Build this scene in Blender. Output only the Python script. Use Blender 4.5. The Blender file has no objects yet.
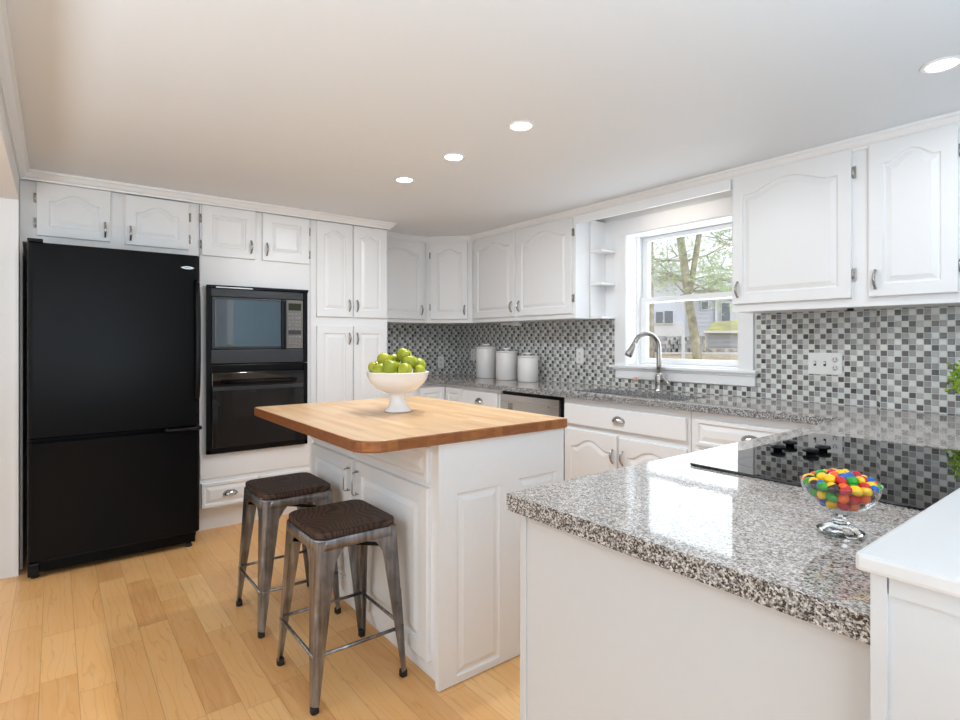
import bpy, bmesh, math, random
from mathutils import Vector, Matrix
PI = math.pi
random.seed(7)
S = bpy.context.scene
COL = S.collection

# ------------------------------------------------------------------ camera
CAM = Vector((4.549, -3.305, 1.25)); A = 0.649
cd = bpy.data.cameras.new('camera'); cam = bpy.data.objects.new('camera', cd); COL.objects.link(cam)
cam.location = CAM
cam.rotation_euler = (PI/2, 0, math.atan2(math.sin(A), -math.cos(A)) - PI/2)
cd.sensor_width = 36; cd.lens = 549.3/960*36
cd.shift_x = (480-471.26)/960; cd.shift_y = (341.28-360)/960
cd.clip_start = .02; cd.clip_end = 300
S.camera = cam

# ------------------------------------------------------------------ view, world, daylight
S.view_settings.view_transform = 'Standard'; S.view_settings.look = 'None'
S.view_settings.gamma = 1; S.view_settings.use_curve_mapping = False
S.view_settings.exposure = 0.25
try:
    S.cycles.use_denoising = True
    S.cycles.max_bounces = 10; S.cycles.diffuse_bounces = 5; S.cycles.glossy_bounces = 4
    S.cycles.transmission_bounces = 8; S.cycles.transparent_max_bounces = 12
    S.cycles.caustics_reflective = False; S.cycles.caustics_refractive = False
    S.cycles.sample_clamp_indirect = 6
except Exception: pass

W = bpy.data.worlds.new('sky'); S.world = W; W.use_nodes = True
nt = W.node_tree; nt.nodes.clear()
out = nt.nodes.new('ShaderNodeOutputWorld'); bg = nt.nodes.new('ShaderNodeBackground')
tc = nt.nodes.new('ShaderNodeTexCoord'); sp = nt.nodes.new('ShaderNodeSeparateXYZ')
rp = nt.nodes.new('ShaderNodeValToRGB'); rs = nt.nodes.new('ShaderNodeMapRange')
nz = nt.nodes.new('ShaderNodeTexNoise'); nz.inputs['Scale'].default_value = 5
mxw = nt.nodes.new('ShaderNodeMix'); mxw.data_type = 'RGBA'
nt.links.new(tc.outputs['Generated'], sp.inputs[0]); nt.links.new(sp.outputs['Z'], rp.inputs[0])
nt.links.new(tc.outputs['Generated'], nz.inputs['Vector'])
rp.color_ramp.elements[0].position = .0; rp.color_ramp.elements[0].color = (.78, .88, 1, 1)
rp.color_ramp.elements[1].position = .4; rp.color_ramp.elements[1].color = (.82, .90, 1, 1)
nt.links.new(nz.outputs['Fac'], mxw.inputs[0]); nt.links.new(rp.outputs[0], mxw.inputs[6]); mxw.inputs[7].default_value = (1, 1, 1, 1)
nt.links.new(sp.outputs['Z'], rs.inputs[0])
rs.inputs[1].default_value = .17; rs.inputs[2].default_value = .34; rs.inputs[3].default_value = 1.2; rs.inputs[4].default_value = 1.25
nt.links.new(mxw.outputs[2], bg.inputs[0]); nt.links.new(rs.outputs[0], bg.inputs[1]); nt.links.new(bg.outputs[0], out.inputs[0])

def area(name, loc, rot, sx, sy, power, color=(1, 1, 1)):
    l = bpy.data.lights.new(name, 'AREA'); l.shape = 'RECTANGLE'; l.size = sx; l.size_y = sy
    l.energy = power; l.color = color
    o = bpy.data.objects.new(name, l); COL.objects.link(o); o.location = loc; o.rotation_euler = rot
    return o
# added fill lights in the unseen rear and right windows, daylight in the sink window
area('rear_window_fill', (3.2, -6.42, 1.3), (math.radians(90), 0, PI), 3.6, 1.5, 54, (.72, .88, 1))
area('right_window_fill', (5.74, -3.6, 1.3), (math.radians(90), 0, PI/2), 2.2, 1.5, 16, (.72, .88, 1))
area('daylight_sink', (2.47, .20, 1.55), (math.radians(90), 0, PI), .75, .88, 6, (.78, .90, 1))
area('soffit_lamp', (2.5, -.19, 2.17), (0, 0, 0), .5, .1, .55, (1, .86, .72))
for x, y in ((1.3, -5.0), (3.0, -5.2)):      # extra downlights added out of view behind the camera, no fixtures modelled
    area('rear_downlight_fill', (x, y, 2.18), (0, 0, 0), .12, .12, 3, (.84, .93, 1))
for x, y, p in ((3.5, -4.8, 46), (5.3, -2.6, 44)):                     # added up-facing fills out of view that brighten the ceiling, no lamp bodies
    area('ceiling_fill', (x, y, .85), (PI, 0, 0), .8, .8, p, (.72, .87, 1))

# ------------------------------------------------------------------ materials
class NT:
    def __init__(s, name):
        s.m = bpy.data.materials.new(name); s.m.use_nodes = True; s.t = s.m.node_tree
        s.b = s.t.nodes['Principled BSDF']
    def n(s, typ, ins=None, **kw):
        n = s.t.nodes.new('ShaderNode'+typ)
        for k, v in kw.items(): setattr(n, k, v)
        for k, v in (ins or {}).items():
            if isinstance(v, bpy.types.NodeSocket): s.t.links.new(v, n.inputs[k])
            else: n.inputs[k].default_value = v
        return n
    def math(s, op, a, b=None, c=None):
        ins = {0: a}
        if b is not None: ins[1] = b
        if c is not None: ins[2] = c
        return s.n('Math', ins, operation=op).outputs[0]
    def ramp(s, fac, stops, interp='LINEAR'):
        n = s.n('ValToRGB', {0: fac}); r = n.color_ramp; r.interpolation = interp
        while len(r.elements) < len(stops): r.elements.new(.5)
        for e, (p, c) in zip(r.elements, stops):
            e.position = p; e.color = (*c, 1)
        return n.outputs[0]
    def mix(s, fac, a, b, mode='MIX'):
        n = s.n('Mix', data_type='RGBA', blend_type=mode)
        for k, v in ((0, fac), (6, a), (7, b)):
            if isinstance(v, bpy.types.NodeSocket): s.t.links.new(v, n.inputs[k])
            else: n.inputs[k].default_value = v if k == 0 else ((*v, 1) if len(v) == 3 else v)
        return n.outputs[2]
    def set(s, **kw):
        for k, v in kw.items():
            k = {'color': 'Base Color', 'rough': 'Roughness', 'metal': 'Metallic', 'ior': 'IOR', 'trans': 'Transmission Weight',
                 'coat': 'Coat Weight', 'normal': 'Normal', 'spec': 'Specular IOR Level', 'coat_rough': 'Coat Roughness'}[k]
            if isinstance(v, bpy.types.NodeSocket): s.t.links.new(v, s.b.inputs[k])
            elif isinstance(v, tuple): s.b.inputs[k].default_value = (*v, 1)
            else: s.b.inputs[k].default_value = v
        return s
    def bump(s, h, strength=.2, dist=.002):
        return s.n('Bump', {'Height': h, 'Strength': strength, 'Distance': dist}).outputs[0]
    def pos(s): return s.n('NewGeometry').outputs['Position']

def srgb(r, g, b):
    f = lambda c: (c/255/12.92) if c/255 <= .04045 else ((c/255+.055)/1.055)**2.4
    return (f(r), f(g), f(b))

def plain(name, c, rough=.5, metal=0, bumpiness=0, scale=200, vary=.04, **kw):
    m = NT(name)
    nz = m.n('TexNoise', {'Vector': m.n('TexCoord').outputs['Object'], 'Scale': scale, 'Detail': 3.0})
    k = m.mix(nz.outputs['Fac'], tuple(x*(1-vary) for x in c), tuple(min(1, x*(1+vary)) for x in c))
    m.set(color=k, rough=rough, metal=metal, **kw)
    if bumpiness: m.set(normal=m.bump(nz.outputs['Fac'], bumpiness, .001))
    return m.m

M = {}
M['paint'] = plain('white_cabinet_paint', (.80, .80, .80), .32, 0, .05, 60, .01)
M['paint_grey_dimmed'] = plain('dimmed_grey_panel_paint', (.57, .58, .59), .4, 0, .12, 40, .015)  # panel grey darkened to offset too strong light on these faces
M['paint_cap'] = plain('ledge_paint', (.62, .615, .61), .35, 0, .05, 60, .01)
M['paint_cool'] = plain('white_panel_paint', (.80, .81, .82), .38, 0, .12, 40, .015)
M['wall'] = plain('wall_paint', (.80, .79, .775), .6, 0, .05, 90, .01)
M['wall_grey'] = plain('grey_wall_paint', (.40, .41, .42), .6, 0, .05, 90, .01)
M['door_daylit'] = plain('daylit_door_paint', (.55, .74, .84), .4, 0, 0, 60, .01)  # white door; the blue of daylight and tinted glass is put into its colour
M['ceiling'] = plain('ceiling_paint', (.77, .795, .82), .75, 0, .06, 60, .01)
M['trimw'] = plain('trim_paint', (.86, .86, .86), .35, 0, .02, 80, .005)
M['black_app'] = plain('black_textured_enamel', (.004, .004, .0045), .2, 0, .25, 420, .1, spec=.10)
M['black_plain'] = plain('black_plastic', (.004, .004, .005), .26, 0, 0, 100, .05, spec=.2)
M['black_glass'] = plain('black_glass', (.004, .004, .005), .04, 0, 0, 10, .05, spec=.6)
M['cook_glass'] = plain('cooktop_glass', (.005, .005, .006), .015, 0, 0, 10, .05, ior=1.7)
M['mw_glass'] = plain('microwave_window_glass', (.030, .042, .055), .04, 0, 0, 10, .05, ior=2.5)
M['mw_grey'] = plain('microwave_grey_panel', (.028, .032, .038), .35, 0, 0, 100, .04)
M['oven_window'] = plain('oven_window_glass', (.012, .011, .011), .12, 0, 0, 10, .05)
M['key_panel'] = plain('keypad_grey', (.16, .15, .135), .4, 0, 0, 100, .05)
M['display'] = plain('display_olive', (.025, .028, .012), .15, 0, 0, 100, .05)
M['silver'] = plain('brushed_nickel', (.44, .42, .40), .24, 1, .1, 300, .08)
M['chrome'] = plain('chrome', (.78, .78, .78), .12, 1, 0, 100, .02)
M['steel'] = plain('stainless_steel', (.56, .54, .51), .26, 1, .05, 200, .05)
M['ceramic'] = plain('white_ceramic', (.85, .85, .85), .15, 0, 0, 30, .01)
M['canister'] = plain('canister_ceramic', (.84, .81, .79), .25, 0, 0, 30, .01)
M['plastic_white'] = plain('white_plastic', (.82, .81, .79), .35, 0, 0, 30, .01)
M['slot'] = plain('dark_slot', (.03, .03, .03), .6)
M['rubber'] = plain('black_rubber', (.01, .01, .01), .6)
M['stem'] = plain('apple_stem', (.07, .04, .02), .8)
M['fabric_dark'] = plain('iron_grate', (.02, .02, .02), .5)
M['soil'] = plain('potting_soil', (.05, .03, .02), .9)
M['peach'] = plain('peach_plastic', (.8, .45, .3), .4)

def mat_light():
    m = NT('lamp_lens'); m.b.inputs['Emission Color'].default_value = (1, .96, .9, 1)
    m.b.inputs['Emission Strength'].default_value = 9; m.set(color=(.9, .9, .9)); return m.m
M['lens'] = mat_light()

def mat_gunmetal():
    m = NT('gunmetal_steel'); p = m.n('TexCoord').outputs['Object']
    n1 = m.n('TexNoise', {'Vector': m.n('Mapping', {'Vector': p, 'Scale': (60, 60, 5)}).outputs[0], 'Scale': 1.0, 'Detail': 4.0}).outputs['Fac']
    n2 = m.n('TexNoise', {'Vector': p, 'Scale': 9.0, 'Detail': 3.0}).outputs['Fac']
    f = m.math('MULTIPLY', n1, n2)
    c = m.ramp(f, [(.12, (.13, .125, .125)), (.28, (.28, .275, .28)), (.45, (.46, .455, .46))])
    m.set(color=c, metal=.9, rough=m.math('MULTIPLY_ADD', n2, .25, .2)); return m.m
M['gunmetal'] = mat_gunmetal()

def mat_seat():
    m = NT('dark_stained_elm'); p = m.n('TexCoord').outputs['Object']
    mp = m.n('Mapping', {'Vector': p, 'Scale': (4, 18, 10), 'Rotation': (0, 0, .05)}).outputs[0]
    d = m.n('TexNoise', {'Vector': p, 'Scale': 5.0, 'Detail': 1.0}).outputs['Color']
    mp2 = m.n('VectorMath', {0: mp, 1: m.n('VectorMath', {0: d, 1: (1.2, 4, 2)}, operation='MULTIPLY').outputs[0]}, operation='ADD').outputs[0]
    w = m.n('TexWave', {'Vector': mp2, 'Scale': .8, 'Distortion': 4.0, 'Detail': 3.0, 'Detail Scale': 2.0}, bands_direction='Y').outputs['Fac']
    c = m.ramp(w, [(0, (.008, .005, .004)), (.3, (.040, .021, .014)), (1, (.075, .041, .028))])
    m.set(color=c, rough=.5, spec=.3, normal=m.bump(w, .12, .001)); return m.m
M['seat'] = mat_seat()

def mat_floor():
    m = NT('maple_plank_floor'); P = m.pos(); s = m.n('SeparateXYZ', {0: P})
    x, y = s.outputs[0], s.outputs[1]
    wd, ln = .112, 1.25
    yy = m.math('DIVIDE', m.math('ADD', y, 10.068), wd); row = m.math('FLOOR', yy); fy = m.math('FRACT', yy)
    r1 = m.n('TexWhiteNoise', {1: row}, noise_dimensions='1D').outputs['Value']
    xx = m.math('DIVIDE', m.math('ADD', m.math('MULTIPLY', r1, 7.3), m.math('ADD', x, 5)), ln)
    # unequal boards: a second noise decides whether each cell is cut once more
    colu = m.math('FLOOR', xx); fx = m.math('FRACT', xx)
    key = m.n('CombineXYZ', {0: colu, 1: row, 2: 0.0}).outputs[0]
    rc = m.n('TexWhiteNoise', {0: key}, noise_dimensions='3D').outputs['Value']
    cut = m.math('MULTIPLY_ADD', rc, .5, .25)
    side = m.math('GREATER_THAN', fx, cut)
    key2 = m.n('CombineXYZ', {0: colu, 1: row, 2: m.math('MULTIPLY_ADD', side, 5.0, 1.0)}).outputs[0]
    rn = m.n('TexWhiteNoise', {0: key2}, noise_dimensions='3D').outputs
    # grain
    off = m.n('VectorMath', {0: rn['Color'], 1: (30, 30, 30)}, operation='MULTIPLY').outputs[0]
    gp = m.n('VectorMath', {0: m.n('Mapping', {'Vector': P, 'Scale': (2.2, 14, 1)}).outputs[0], 1: off}, operation='ADD').outputs[0]
    g = m.n('TexNoise', {'Vector': gp, 'Scale': 1.3, 'Detail': 5.0, 'Distortion': 1.0}).outputs['Fac']
    gl = m.n('TexWave', {'Vector': gp, 'Scale': .8, 'Distortion': 14.0, 'Detail': 3.0, 'Detail Scale': 1.2}, bands_direction='Y').outputs['Fac']
    base = m.ramp(rn['Value'], [(0, srgb(208, 146, 84)), (.2, srgb(226, 168, 103)), (.8, srgb(235, 180, 115)), (1, srgb(242, 194, 132))])
    c = m.mix(m.math('MULTIPLY', m.ramp(g, [(.3, (0, 0, 0)), (.7, (1, 1, 1))]), .55), base, srgb(233, 186, 132))
    line = m.ramp(gl, [(0, (1, 1, 1)), (.07, (0, 0, 0))])
    c = m.mix(m.math('MULTIPLY', line, .22), c, srgb(176, 108, 56))
    # seams
    e = m.math('MINIMUM', fy, m.math('SUBTRACT', 1.0, fy))
    e1 = m.math('LESS_THAN', e, .011)
    ex = m.math('LESS_THAN', m.math('MINIMUM', m.math('ABSOLUTE', m.math('SUBTRACT', fx, cut)), m.math('MINIMUM', fx, m.math('SUBTRACT', 1.0, fx))), .0016)
    seam = m.math('MAXIMUM', e1, m.math('MULTIPLY', ex, .6))
    c = m.mix(m.math('MULTIPLY', seam, .38), c, srgb(120, 72, 40))
    m.set(color=c, rough=m.math('MULTIPLY_ADD', g, .12, .24), normal=m.bump(m.math('SUBTRACT', 1.0, seam), .15, .001)); return m.m
M['floor'] = mat_floor()

def mat_granite(name, dark=0.0):
    m = NT(name); P = m.pos()
    v = m.n('TexVoronoi', {'Vector': P, 'Scale': 400.0}); v2 = m.n('TexVoronoi', {'Vector': P, 'Scale': 230.0})
    a = m.n('SeparateColor', {0: v.outputs['Color']}).outputs[0]; b = m.n('SeparateColor', {0: v2.outputs['Color']}).outputs[1]
    n = m.n('TexNoise', {'Vector': P, 'Scale': 90.0, 'Detail': 4.0}).outputs['Fac']
    f = m.math('ADD', m.math('MULTIPLY', a, .5), m.math('ADD', m.math('MULTIPLY', b, .28), m.math('MULTIPLY', n, .34)))
    c = m.ramp(f, [(.24, (.02, .019, .019)), (.34, (.13, .115, .105)), (.48, (.30, .258, .23)), (.62, (.46, .405, .365)), (.82, (.64, .60, .565))]) if not dark else \
        m.ramp(f, [(.34, (.012, .012, .013)), (.44, (.09, .09, .092)), (.58, (.25, .245, .24)), (.70, (.42, .41, .40)), (.86, (.64, .63, .62))])
    m.set(color=c, rough=.05, ior=1.6); return m.m
M['granite'] = mat_granite('polished_granite')
M['granite_edge'] = mat_granite('granite_cut_edge', .1)

def mat_butcher():
    m = NT('maple_butcher_block'); P = m.pos(); s = m.n('SeparateXYZ', {0: P}); x, y = s.outputs[0], s.outputs[1]
    row = m.math('FLOOR', m.math('DIVIDE', y, .038))
    r1 = m.n('TexWhiteNoise', {1: row}, noise_dimensions='1D').outputs['Value']
    cl = m.math('FLOOR', m.math('DIVIDE', m.math('ADD', x, m.math('MULTIPLY', r1, 5.0)), .42))
    r2 = m.n('TexWhiteNoise', {0: m.n('CombineXYZ', {0: row, 1: cl}).outputs[0]}, noise_dimensions='3D').outputs['Value']
    g = m.n('TexNoise', {'Vector': m.n('Mapping', {'Vector': P, 'Scale': (3, 40, 30)}).outputs[0], 'Scale': 1.5, 'Detail': 5.0}).outputs['Fac']
    c = m.ramp(m.math('ADD', m.math('MULTIPLY', r2, .45), m.math('MULTIPLY', g, .55)), [(.2, srgb(196, 152, 106)), (.5, srgb(208, 169, 125)), (.8, srgb(219, 187, 148))])
    m.set(color=c, rough=.34); return m.m
M['butcher'] = mat_butcher()
def mat_butcher_edge():
    m = NT('oiled_block_edge'); P = m.pos()
    g = m.n('TexNoise', {'Vector': m.n('Mapping', {'Vector': P, 'Scale': (14, 14, 90)}).outputs[0], 'Scale': 1.5, 'Detail': 4.0}).outputs['Fac']
    s = m.n('SeparateXYZ', {0: P})
    r = m.n('TexWhiteNoise', {0: m.n('CombineXYZ', {0: m.math('FLOOR', m.math('DIVIDE', s.outputs[1], .038)), 1: 0.0}).outputs[0]}, noise_dimensions='3D').outputs['Value']
    c = m.ramp(m.math('ADD', m.math('MULTIPLY', g, .7), m.math('MULTIPLY', r, .3)), [(.25, srgb(118, 68, 32)), (.55, srgb(150, 92, 46)), (.8, srgb(172, 114, 62))])
    m.set(color=c, rough=.35); return m.m
M['butcher_edge'] = mat_butcher_edge()

def mat_tile(name, axis, phase):
    m = NT(name); P = m.pos(); s = m.n('SeparateXYZ', {0: P}); p = .0284
    u = m.math('DIVIDE', m.math('ADD', s.outputs[axis], phase), p); w = m.math('DIVIDE', m.math('SUBTRACT', s.outputs[2], .921-.0284*20), p)
    iu, iw = m.math('FLOOR', u), m.math('FLOOR', w)
    tri = m.math('PINGPONG', iw, 2.0)
    c3 = m.math('FLOORED_MODULO', m.math('SUBTRACT', iu, tri), 3.0)
    rn = m.n('TexWhiteNoise', {0: m.n('CombineXYZ', {0: iu, 1: iw}).outputs[0]}, noise_dimensions='3D').outputs
    dark = m.ramp(rn['Value'], [(0, (.06, .058, .056)), (.5, (.13, .122, .114)), (1, (.20, .186, .172))])
    mid = m.ramp(rn['Value'], [(0, (.28, .29, .30)), (.5, (.37, .37, .36)), (1, (.47, .46, .45))])
    lite = m.ramp(rn['Value'], [(0, (.62, .64, .60)), (1, (.76, .77, .73))])
    is0 = m.math('LESS_THAN', c3, .5); is2 = m.math('GREATER_THAN', c3, 1.5)
    c = m.mix(is0, m.mix(is2, mid, lite), dark)
    fu, fw = m.math('FRACT', u), m.math('FRACT', w)
    e = m.math('MINIMUM', m.math('MINIMUM', fu, m.math('SUBTRACT', 1.0, fu)), m.math('MINIMUM', fw, m.math('SUBTRACT', 1.0, fw)))
    gr = m.math('LESS_THAN', e, .055)
    c = m.mix(gr, c, (.64, .63, .61))
    wob = m.n('TexNoise', {'Vector': P, 'Scale': 55.0, 'Detail': 1.0}).outputs['Fac']
    hgt = m.math('ADD', m.n('MapRange', {0: e, 1: .03, 2: .12, 3: 0.0, 4: 1.0}).outputs[0], m.math('MULTIPLY', wob, .5))
    m.set(color=c, rough=m.math('MULTIPLY_ADD', gr, .5, .08), normal=m.bump(hgt, .35, .002)); return m.m
M['tile_b'] = mat_tile('mosaic_tile_window_wall', 0, 0)
M['tile_a'] = mat_tile('mosaic_tile_side_wall', 1, .01)

def mat_clear(name, tint=(1, 1, 1), f=.06):
    m = NT(name); t = m.t
    tr = m.n('BsdfTransparent', {0: (*tint, 1)}); gl = m.n('BsdfGlossy', {'Color': (1, 1, 1, 1), 'Roughness': .02})
    fr = m.n('Fresnel', {'IOR': m.n('MapRange', {0: m.n('NewGeometry').outputs['Backfacing'], 3: 1.45, 4: 1/1.45}).outputs[0]}).outputs[0]
    mx = m.n('MixShader', {0: m.math('MULTIPLY_ADD', fr, .9, f*.2), 1: tr.outputs[0], 2: gl.outputs[0]})
    t.links.new(mx.outputs[0], t.nodes['Material Output'].inputs[0]); return m.m
M['pane'] = mat_clear('window_pane_glass')
M['dish'] = mat_clear('clear_dish_glass', (.985, .99, .99), .15)
g = NT('thick_clear_glass'); g.set(color=(.95, .97, .97), rough=.0, trans=1.0, ior=1.45); M['thick'] = g.m

def mat_apple():
    m = NT('green_apple_skin'); P = m.n('TexCoord').outputs['Object']
    inf = m.n('ObjectInfo').outputs['Random']
    n = m.n('TexNoise', {'Vector': P, 'Scale': 28.0, 'Detail': 3.0}).outputs['Fac']
    c = m.ramp(m.math('ADD', m.math('MULTIPLY', n, .7), m.math('MULTIPLY', inf, .3)), [(.25, srgb(112, 128, 16)), (.55, srgb(152, 158, 28)), (.85, srgb(190, 178, 58))])
    m.set(color=c, rough=.25); return m.m
M['apple'] = mat_apple()
for nm, c in dict(red=(196, 22, 28), orange=(236, 96, 14), yellow=(244, 192, 10), green=(30, 150, 32), blue=(10, 92, 176), brown=(44, 16, 18)).items():
    M['candy_'+nm] = plain('candy_'+nm, srgb(*c), .16, 0, 0, 40, .05)
def mat_leaf(name, c1, c2, scale=6):
    m = NT(name); n = m.n('TexNoise', {'Vector': m.pos(), 'Scale': float(scale), 'Detail': 2.0}).outputs['Fac']
    m.set(color=m.ramp(n, [(.3, c1), (.7, c2)]), rough=.5); return m.m
M['leaf'] = mat_leaf('fresh_green_leaves', srgb(96, 134, 22), srgb(160, 190, 50), 40)
M['pine'] = mat_leaf('pine_needles', srgb(176, 198, 150), srgb(212, 222, 184), 2)
M['bark'] = mat_leaf('grey_bark', srgb(138, 132, 112), srgb(196, 188, 160), 9)
M['siding'] = plain('pale_blue_siding', (.74, .78, .86), .6, 0, 0, 3, .02)
M['siding_w'] = plain('white_clapboard', (.84, .86, .90), .6, 0, 0, 3, .02)
M['roof_grey'] = plain('grey_shingles', (.62, .64, .68), .8, 0, 0, 8, .1)
M['shed_door'] = plain('grey_blue_panel_door', (.56, .59, .66), .6, 0, 0, 6, .03)
M['moss'] = mat_leaf('mossy_roof', srgb(150, 140, 110), srgb(186, 190, 60), 2.2)
M['stone'] = mat_leaf('field_stone', srgb(150, 152, 158), srgb(226, 226, 230), 5)
M['leaves_ground'] = mat_leaf('leaf_litter', srgb(160, 126, 96), srgb(196, 186, 150), 2.5)
M['win_dark'] = plain('house_window_glass', (.22, .25, .28), .1)

# ------------------------------------------------------------------ mesh helpers
class MB:
    def __init__(s): s.v = []; s.f = []; s.mi = []; s.sm = []
    def add(s, vs, fs, mi=0, smooth=False):
        b = len(s.v); s.v += [tuple(v) for v in vs]
        for f in fs: s.f.append(tuple(b+i for i in f)); s.mi.append(mi); s.sm.append(smooth)
        return s
    def box(s, x0, x1, y0, y1, z0, z1, mi=0, c=0):
        if x0 > x1: x0, x1 = x1, x0
        if y0 > y1: y0, y1 = y1, y0
        if z0 > z1: z0, z1 = z1, z0
        if c <= 0:
            vs = [(x, y, z) for x in (x0, x1) for y in (y0, y1) for z in (z0, z1)]
            return s.add(vs, [(0, 1, 3, 2), (4, 6, 7, 5), (0, 4, 5, 1), (2, 3, 7, 6), (0, 2, 6, 4), (1, 5, 7, 3)], mi)
        bm = bmesh.new(); r = bmesh.ops.create_cube(bm, size=1)
        for v in r['verts']: v.co = ((x0+x1)/2+v.co.x*(x1-x0), (y0+y1)/2+v.co.y*(y1-y0), (z0+z1)/2+v.co.z*(z1-z0))
        c = min(c, (x1-x0)*.45, (y1-y0)*.45, (z1-z0)*.45)
        bmesh.ops.bevel(bm, geom=bm.edges[:], offset=c, segments=2, profile=.6, affect='EDGES')
        bm.verts.ensure_lookup_table()
        for i, v in enumerate(bm.verts): v.index = i
        s.add([v.co[:] for v in bm.verts], [tuple(v.index for v in f.verts) for f in bm.faces], mi, False); bm.free()
        return s
    def lathe(s, prof, c=(0, 0, 0), n=32, mi=0, ax='z', smooth=True, ph=0, sq=1):
        vs = []; fs = []; k = len(prof)
        for i in range(n):
            a = 2*PI*i/n+ph
            for r, h in prof:
                p = (r*math.cos(a), r*math.sin(a)*sq, h)
                if ax == 'y': p = (p[0], -p[2], p[1])
                if ax == 'x': p = (p[2], p[0], p[1])
                vs.append((c[0]+p[0], c[1]+p[1], c[2]+p[2]))
        for i in range(n):
            j = (i+1) % n
            for q in range(k-1): fs.append((i*k+q, j*k+q, j*k+q+1, i*k+q+1))
        if prof[0][0] > 1e-6: fs.append(tuple(i*k for i in reversed(range(n))))
        if prof[-1][0] > 1e-6: fs.append(tuple(i*k+k-1 for i in range(n)))
        return s.add(vs, fs, mi, smooth)
    def tube(s, pts, r, n=10, mi=0, cap=True, smooth=True):
        pts = [Vector(p) for p in pts]; m = len(pts); rr = r if isinstance(r, (list, tuple)) else [r]*m
        vs = []; fs = []; up = None
        for i, p in enumerate(pts):
            t = (pts[min(i+1, m-1)]-pts[max(i-1, 0)]).normalized()
            if up is None:
                up = Vector((0, 0, 1)) if abs(t.z) < .9 else Vector((1, 0, 0))
            a = t.cross(up).normalized(); b = a.cross(t).normalized(); up = b
            for q in range(n):
                w = 2*PI*q/n; vs.append(p+(a*math.cos(w)+b*math.sin(w))*rr[i])
        for i in range(m-1):
            for q in range(n):
                w = (q+1) % n; fs.append((i*n+q, i*n+w, (i+1)*n+w, (i+1)*n+q))
        if cap: fs.append(tuple(reversed(range(n)))); fs.append(tuple((m-1)*n+q for q in range(n)))
        return s.add(vs, fs, mi, smooth)
    def prism(s, poly, z0, z1, mi=0, mi_side=None, r=0):
        n = len(poly); rings = [(0, z0)] if not r else [(r, z0), (0, z0+r)]
        rings += [(0, z1)] if not r else [(0, z1-r), (r*.4, z1-r*.3), (r, z1)]
        cx = sum(p[0] for p in poly)/n; cy = sum(p[1] for p in poly)/n
        hx = max(abs(p[0]-cx) for p in poly); hy = max(abs(p[1]-cy) for p in poly)
        vs = []
        for d, z in rings:
            for x, y in poly: vs.append((cx+(x-cx)*(1-d/hx), cy+(y-cy)*(1-d/hy), z))
        fs = []; k = len(rings)
        for i in range(k-1):
            for q in range(n): w = (q+1) % n; fs.append((i*n+q, i*n+w, (i+1)*n+w, (i+1)*n+q))
        s.add(vs, fs, mi if mi_side is None else mi_side)
        s.add(vs[:n], [tuple(reversed(range(n)))], mi); s.add(vs[-n:], [tuple(range(n))], mi)
        return s
    def xf(s, mat):
        s.v = [tuple(mat @ Vector(v)) for v in s.v]; return s
    def mesh(s, name, mats):
        me = bpy.data.meshes.new(name); me.from_pydata(s.v, [], s.f)
        for m in (mats if isinstance(mats, (list, tuple)) else [mats]): me.materials.append(M[m])
        me.polygons.foreach_set('material_index', s.mi); me.polygons.foreach_set('use_smooth', s.sm)
        bm = bmesh.new(); bm.from_mesh(me)
        bmesh.ops.remove_doubles(bm, verts=bm.verts, dist=1e-5)
        bmesh.ops.recalc_face_normals(bm, faces=bm.faces); bm.to_mesh(me); bm.free()
        return me
    def build(s, name, mats, parent=None, label=None):
        return put(name, s.mesh(name, mats), parent, label)

def put(name, me, parent=None, label=None, loc=None, rot=None):
    o = bpy.data.objects.new(name, me); COL.objects.link(o)
    if parent: o.parent = parent
    if label: o['label'] = label
    if loc: o.location = loc
    if rot: o.rotation_euler = rot
    return o
def tag(o, label, cat, group=None, kind=None):
    o['label'] = label; o['category'] = cat
    if group: o['group'] = group
    if kind: o['kind'] = kind
    return o
def thing(name, label, cat, loc=(0, 0, 0), rz=0, group=None):
    o = bpy.data.objects.new(name, None); COL.objects.link(o); o.location = loc; o.rotation_euler = (0, 0, rz)
    o.empty_display_size = .1
    return tag(o, label, cat, group)
def struct(name, mb, mats, parent=None):
    o = mb.build(name, mats, parent)
    if not parent: o['kind'] = 'structure'
    return o

def rrect(x0, x1, y0, y1, r, n=6, rs=None):
    rs = rs or (r, r, r, r); pts = []
    for (cx, cy, a0), q in zip(((x0, y0, PI), (x1, y0, 1.5*PI), (x1, y1, 0), (x0, y1, .5*PI)), rs):
        ox = cx+(q if cx == x0 else -q); oy = cy+(q if cy == y0 else -q)
        for i in range(n+1):
            a = a0+PI/2*i/n; pts.append((ox+q*math.cos(a), oy+q*math.sin(a)))
    return pts

def sweep(mb, path, prof, closed_ends=True, mi=0):
    """prof: (offset to the right of travel, z); mitred"""
    n = len(path); k = len(prof); vs = []
    for i, p in enumerate(path):
        p = Vector(p)
        d0 = (p-Vector(path[i-1])).normalized() if i else None
        d1 = (Vector(path[i+1])-p).normalized() if i < n-1 else None
        if d0 is None: d0 = d1
        if d1 is None: d1 = d0
        r0 = Vector((d0.y, -d0.x)); r1 = Vector((d1.y, -d1.x)); m = (r0+r1).normalized(); sc = 1/max(.3, m.dot(r0))
        for o, z in prof: vs.append((p.x+m.x*o*sc, p.y+m.y*o*sc, z))
    fs = [(i*k+q, (i+1)*k+q, (i+1)*k+(q+1) % k, i*k+(q+1) % k) for i in range(n-1) for q in range(k)]
    fs += [tuple(range(k)), tuple((n-1)*k+q for q in reversed(range(k)))]
    mb.add(vs, fs, mi)

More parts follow.
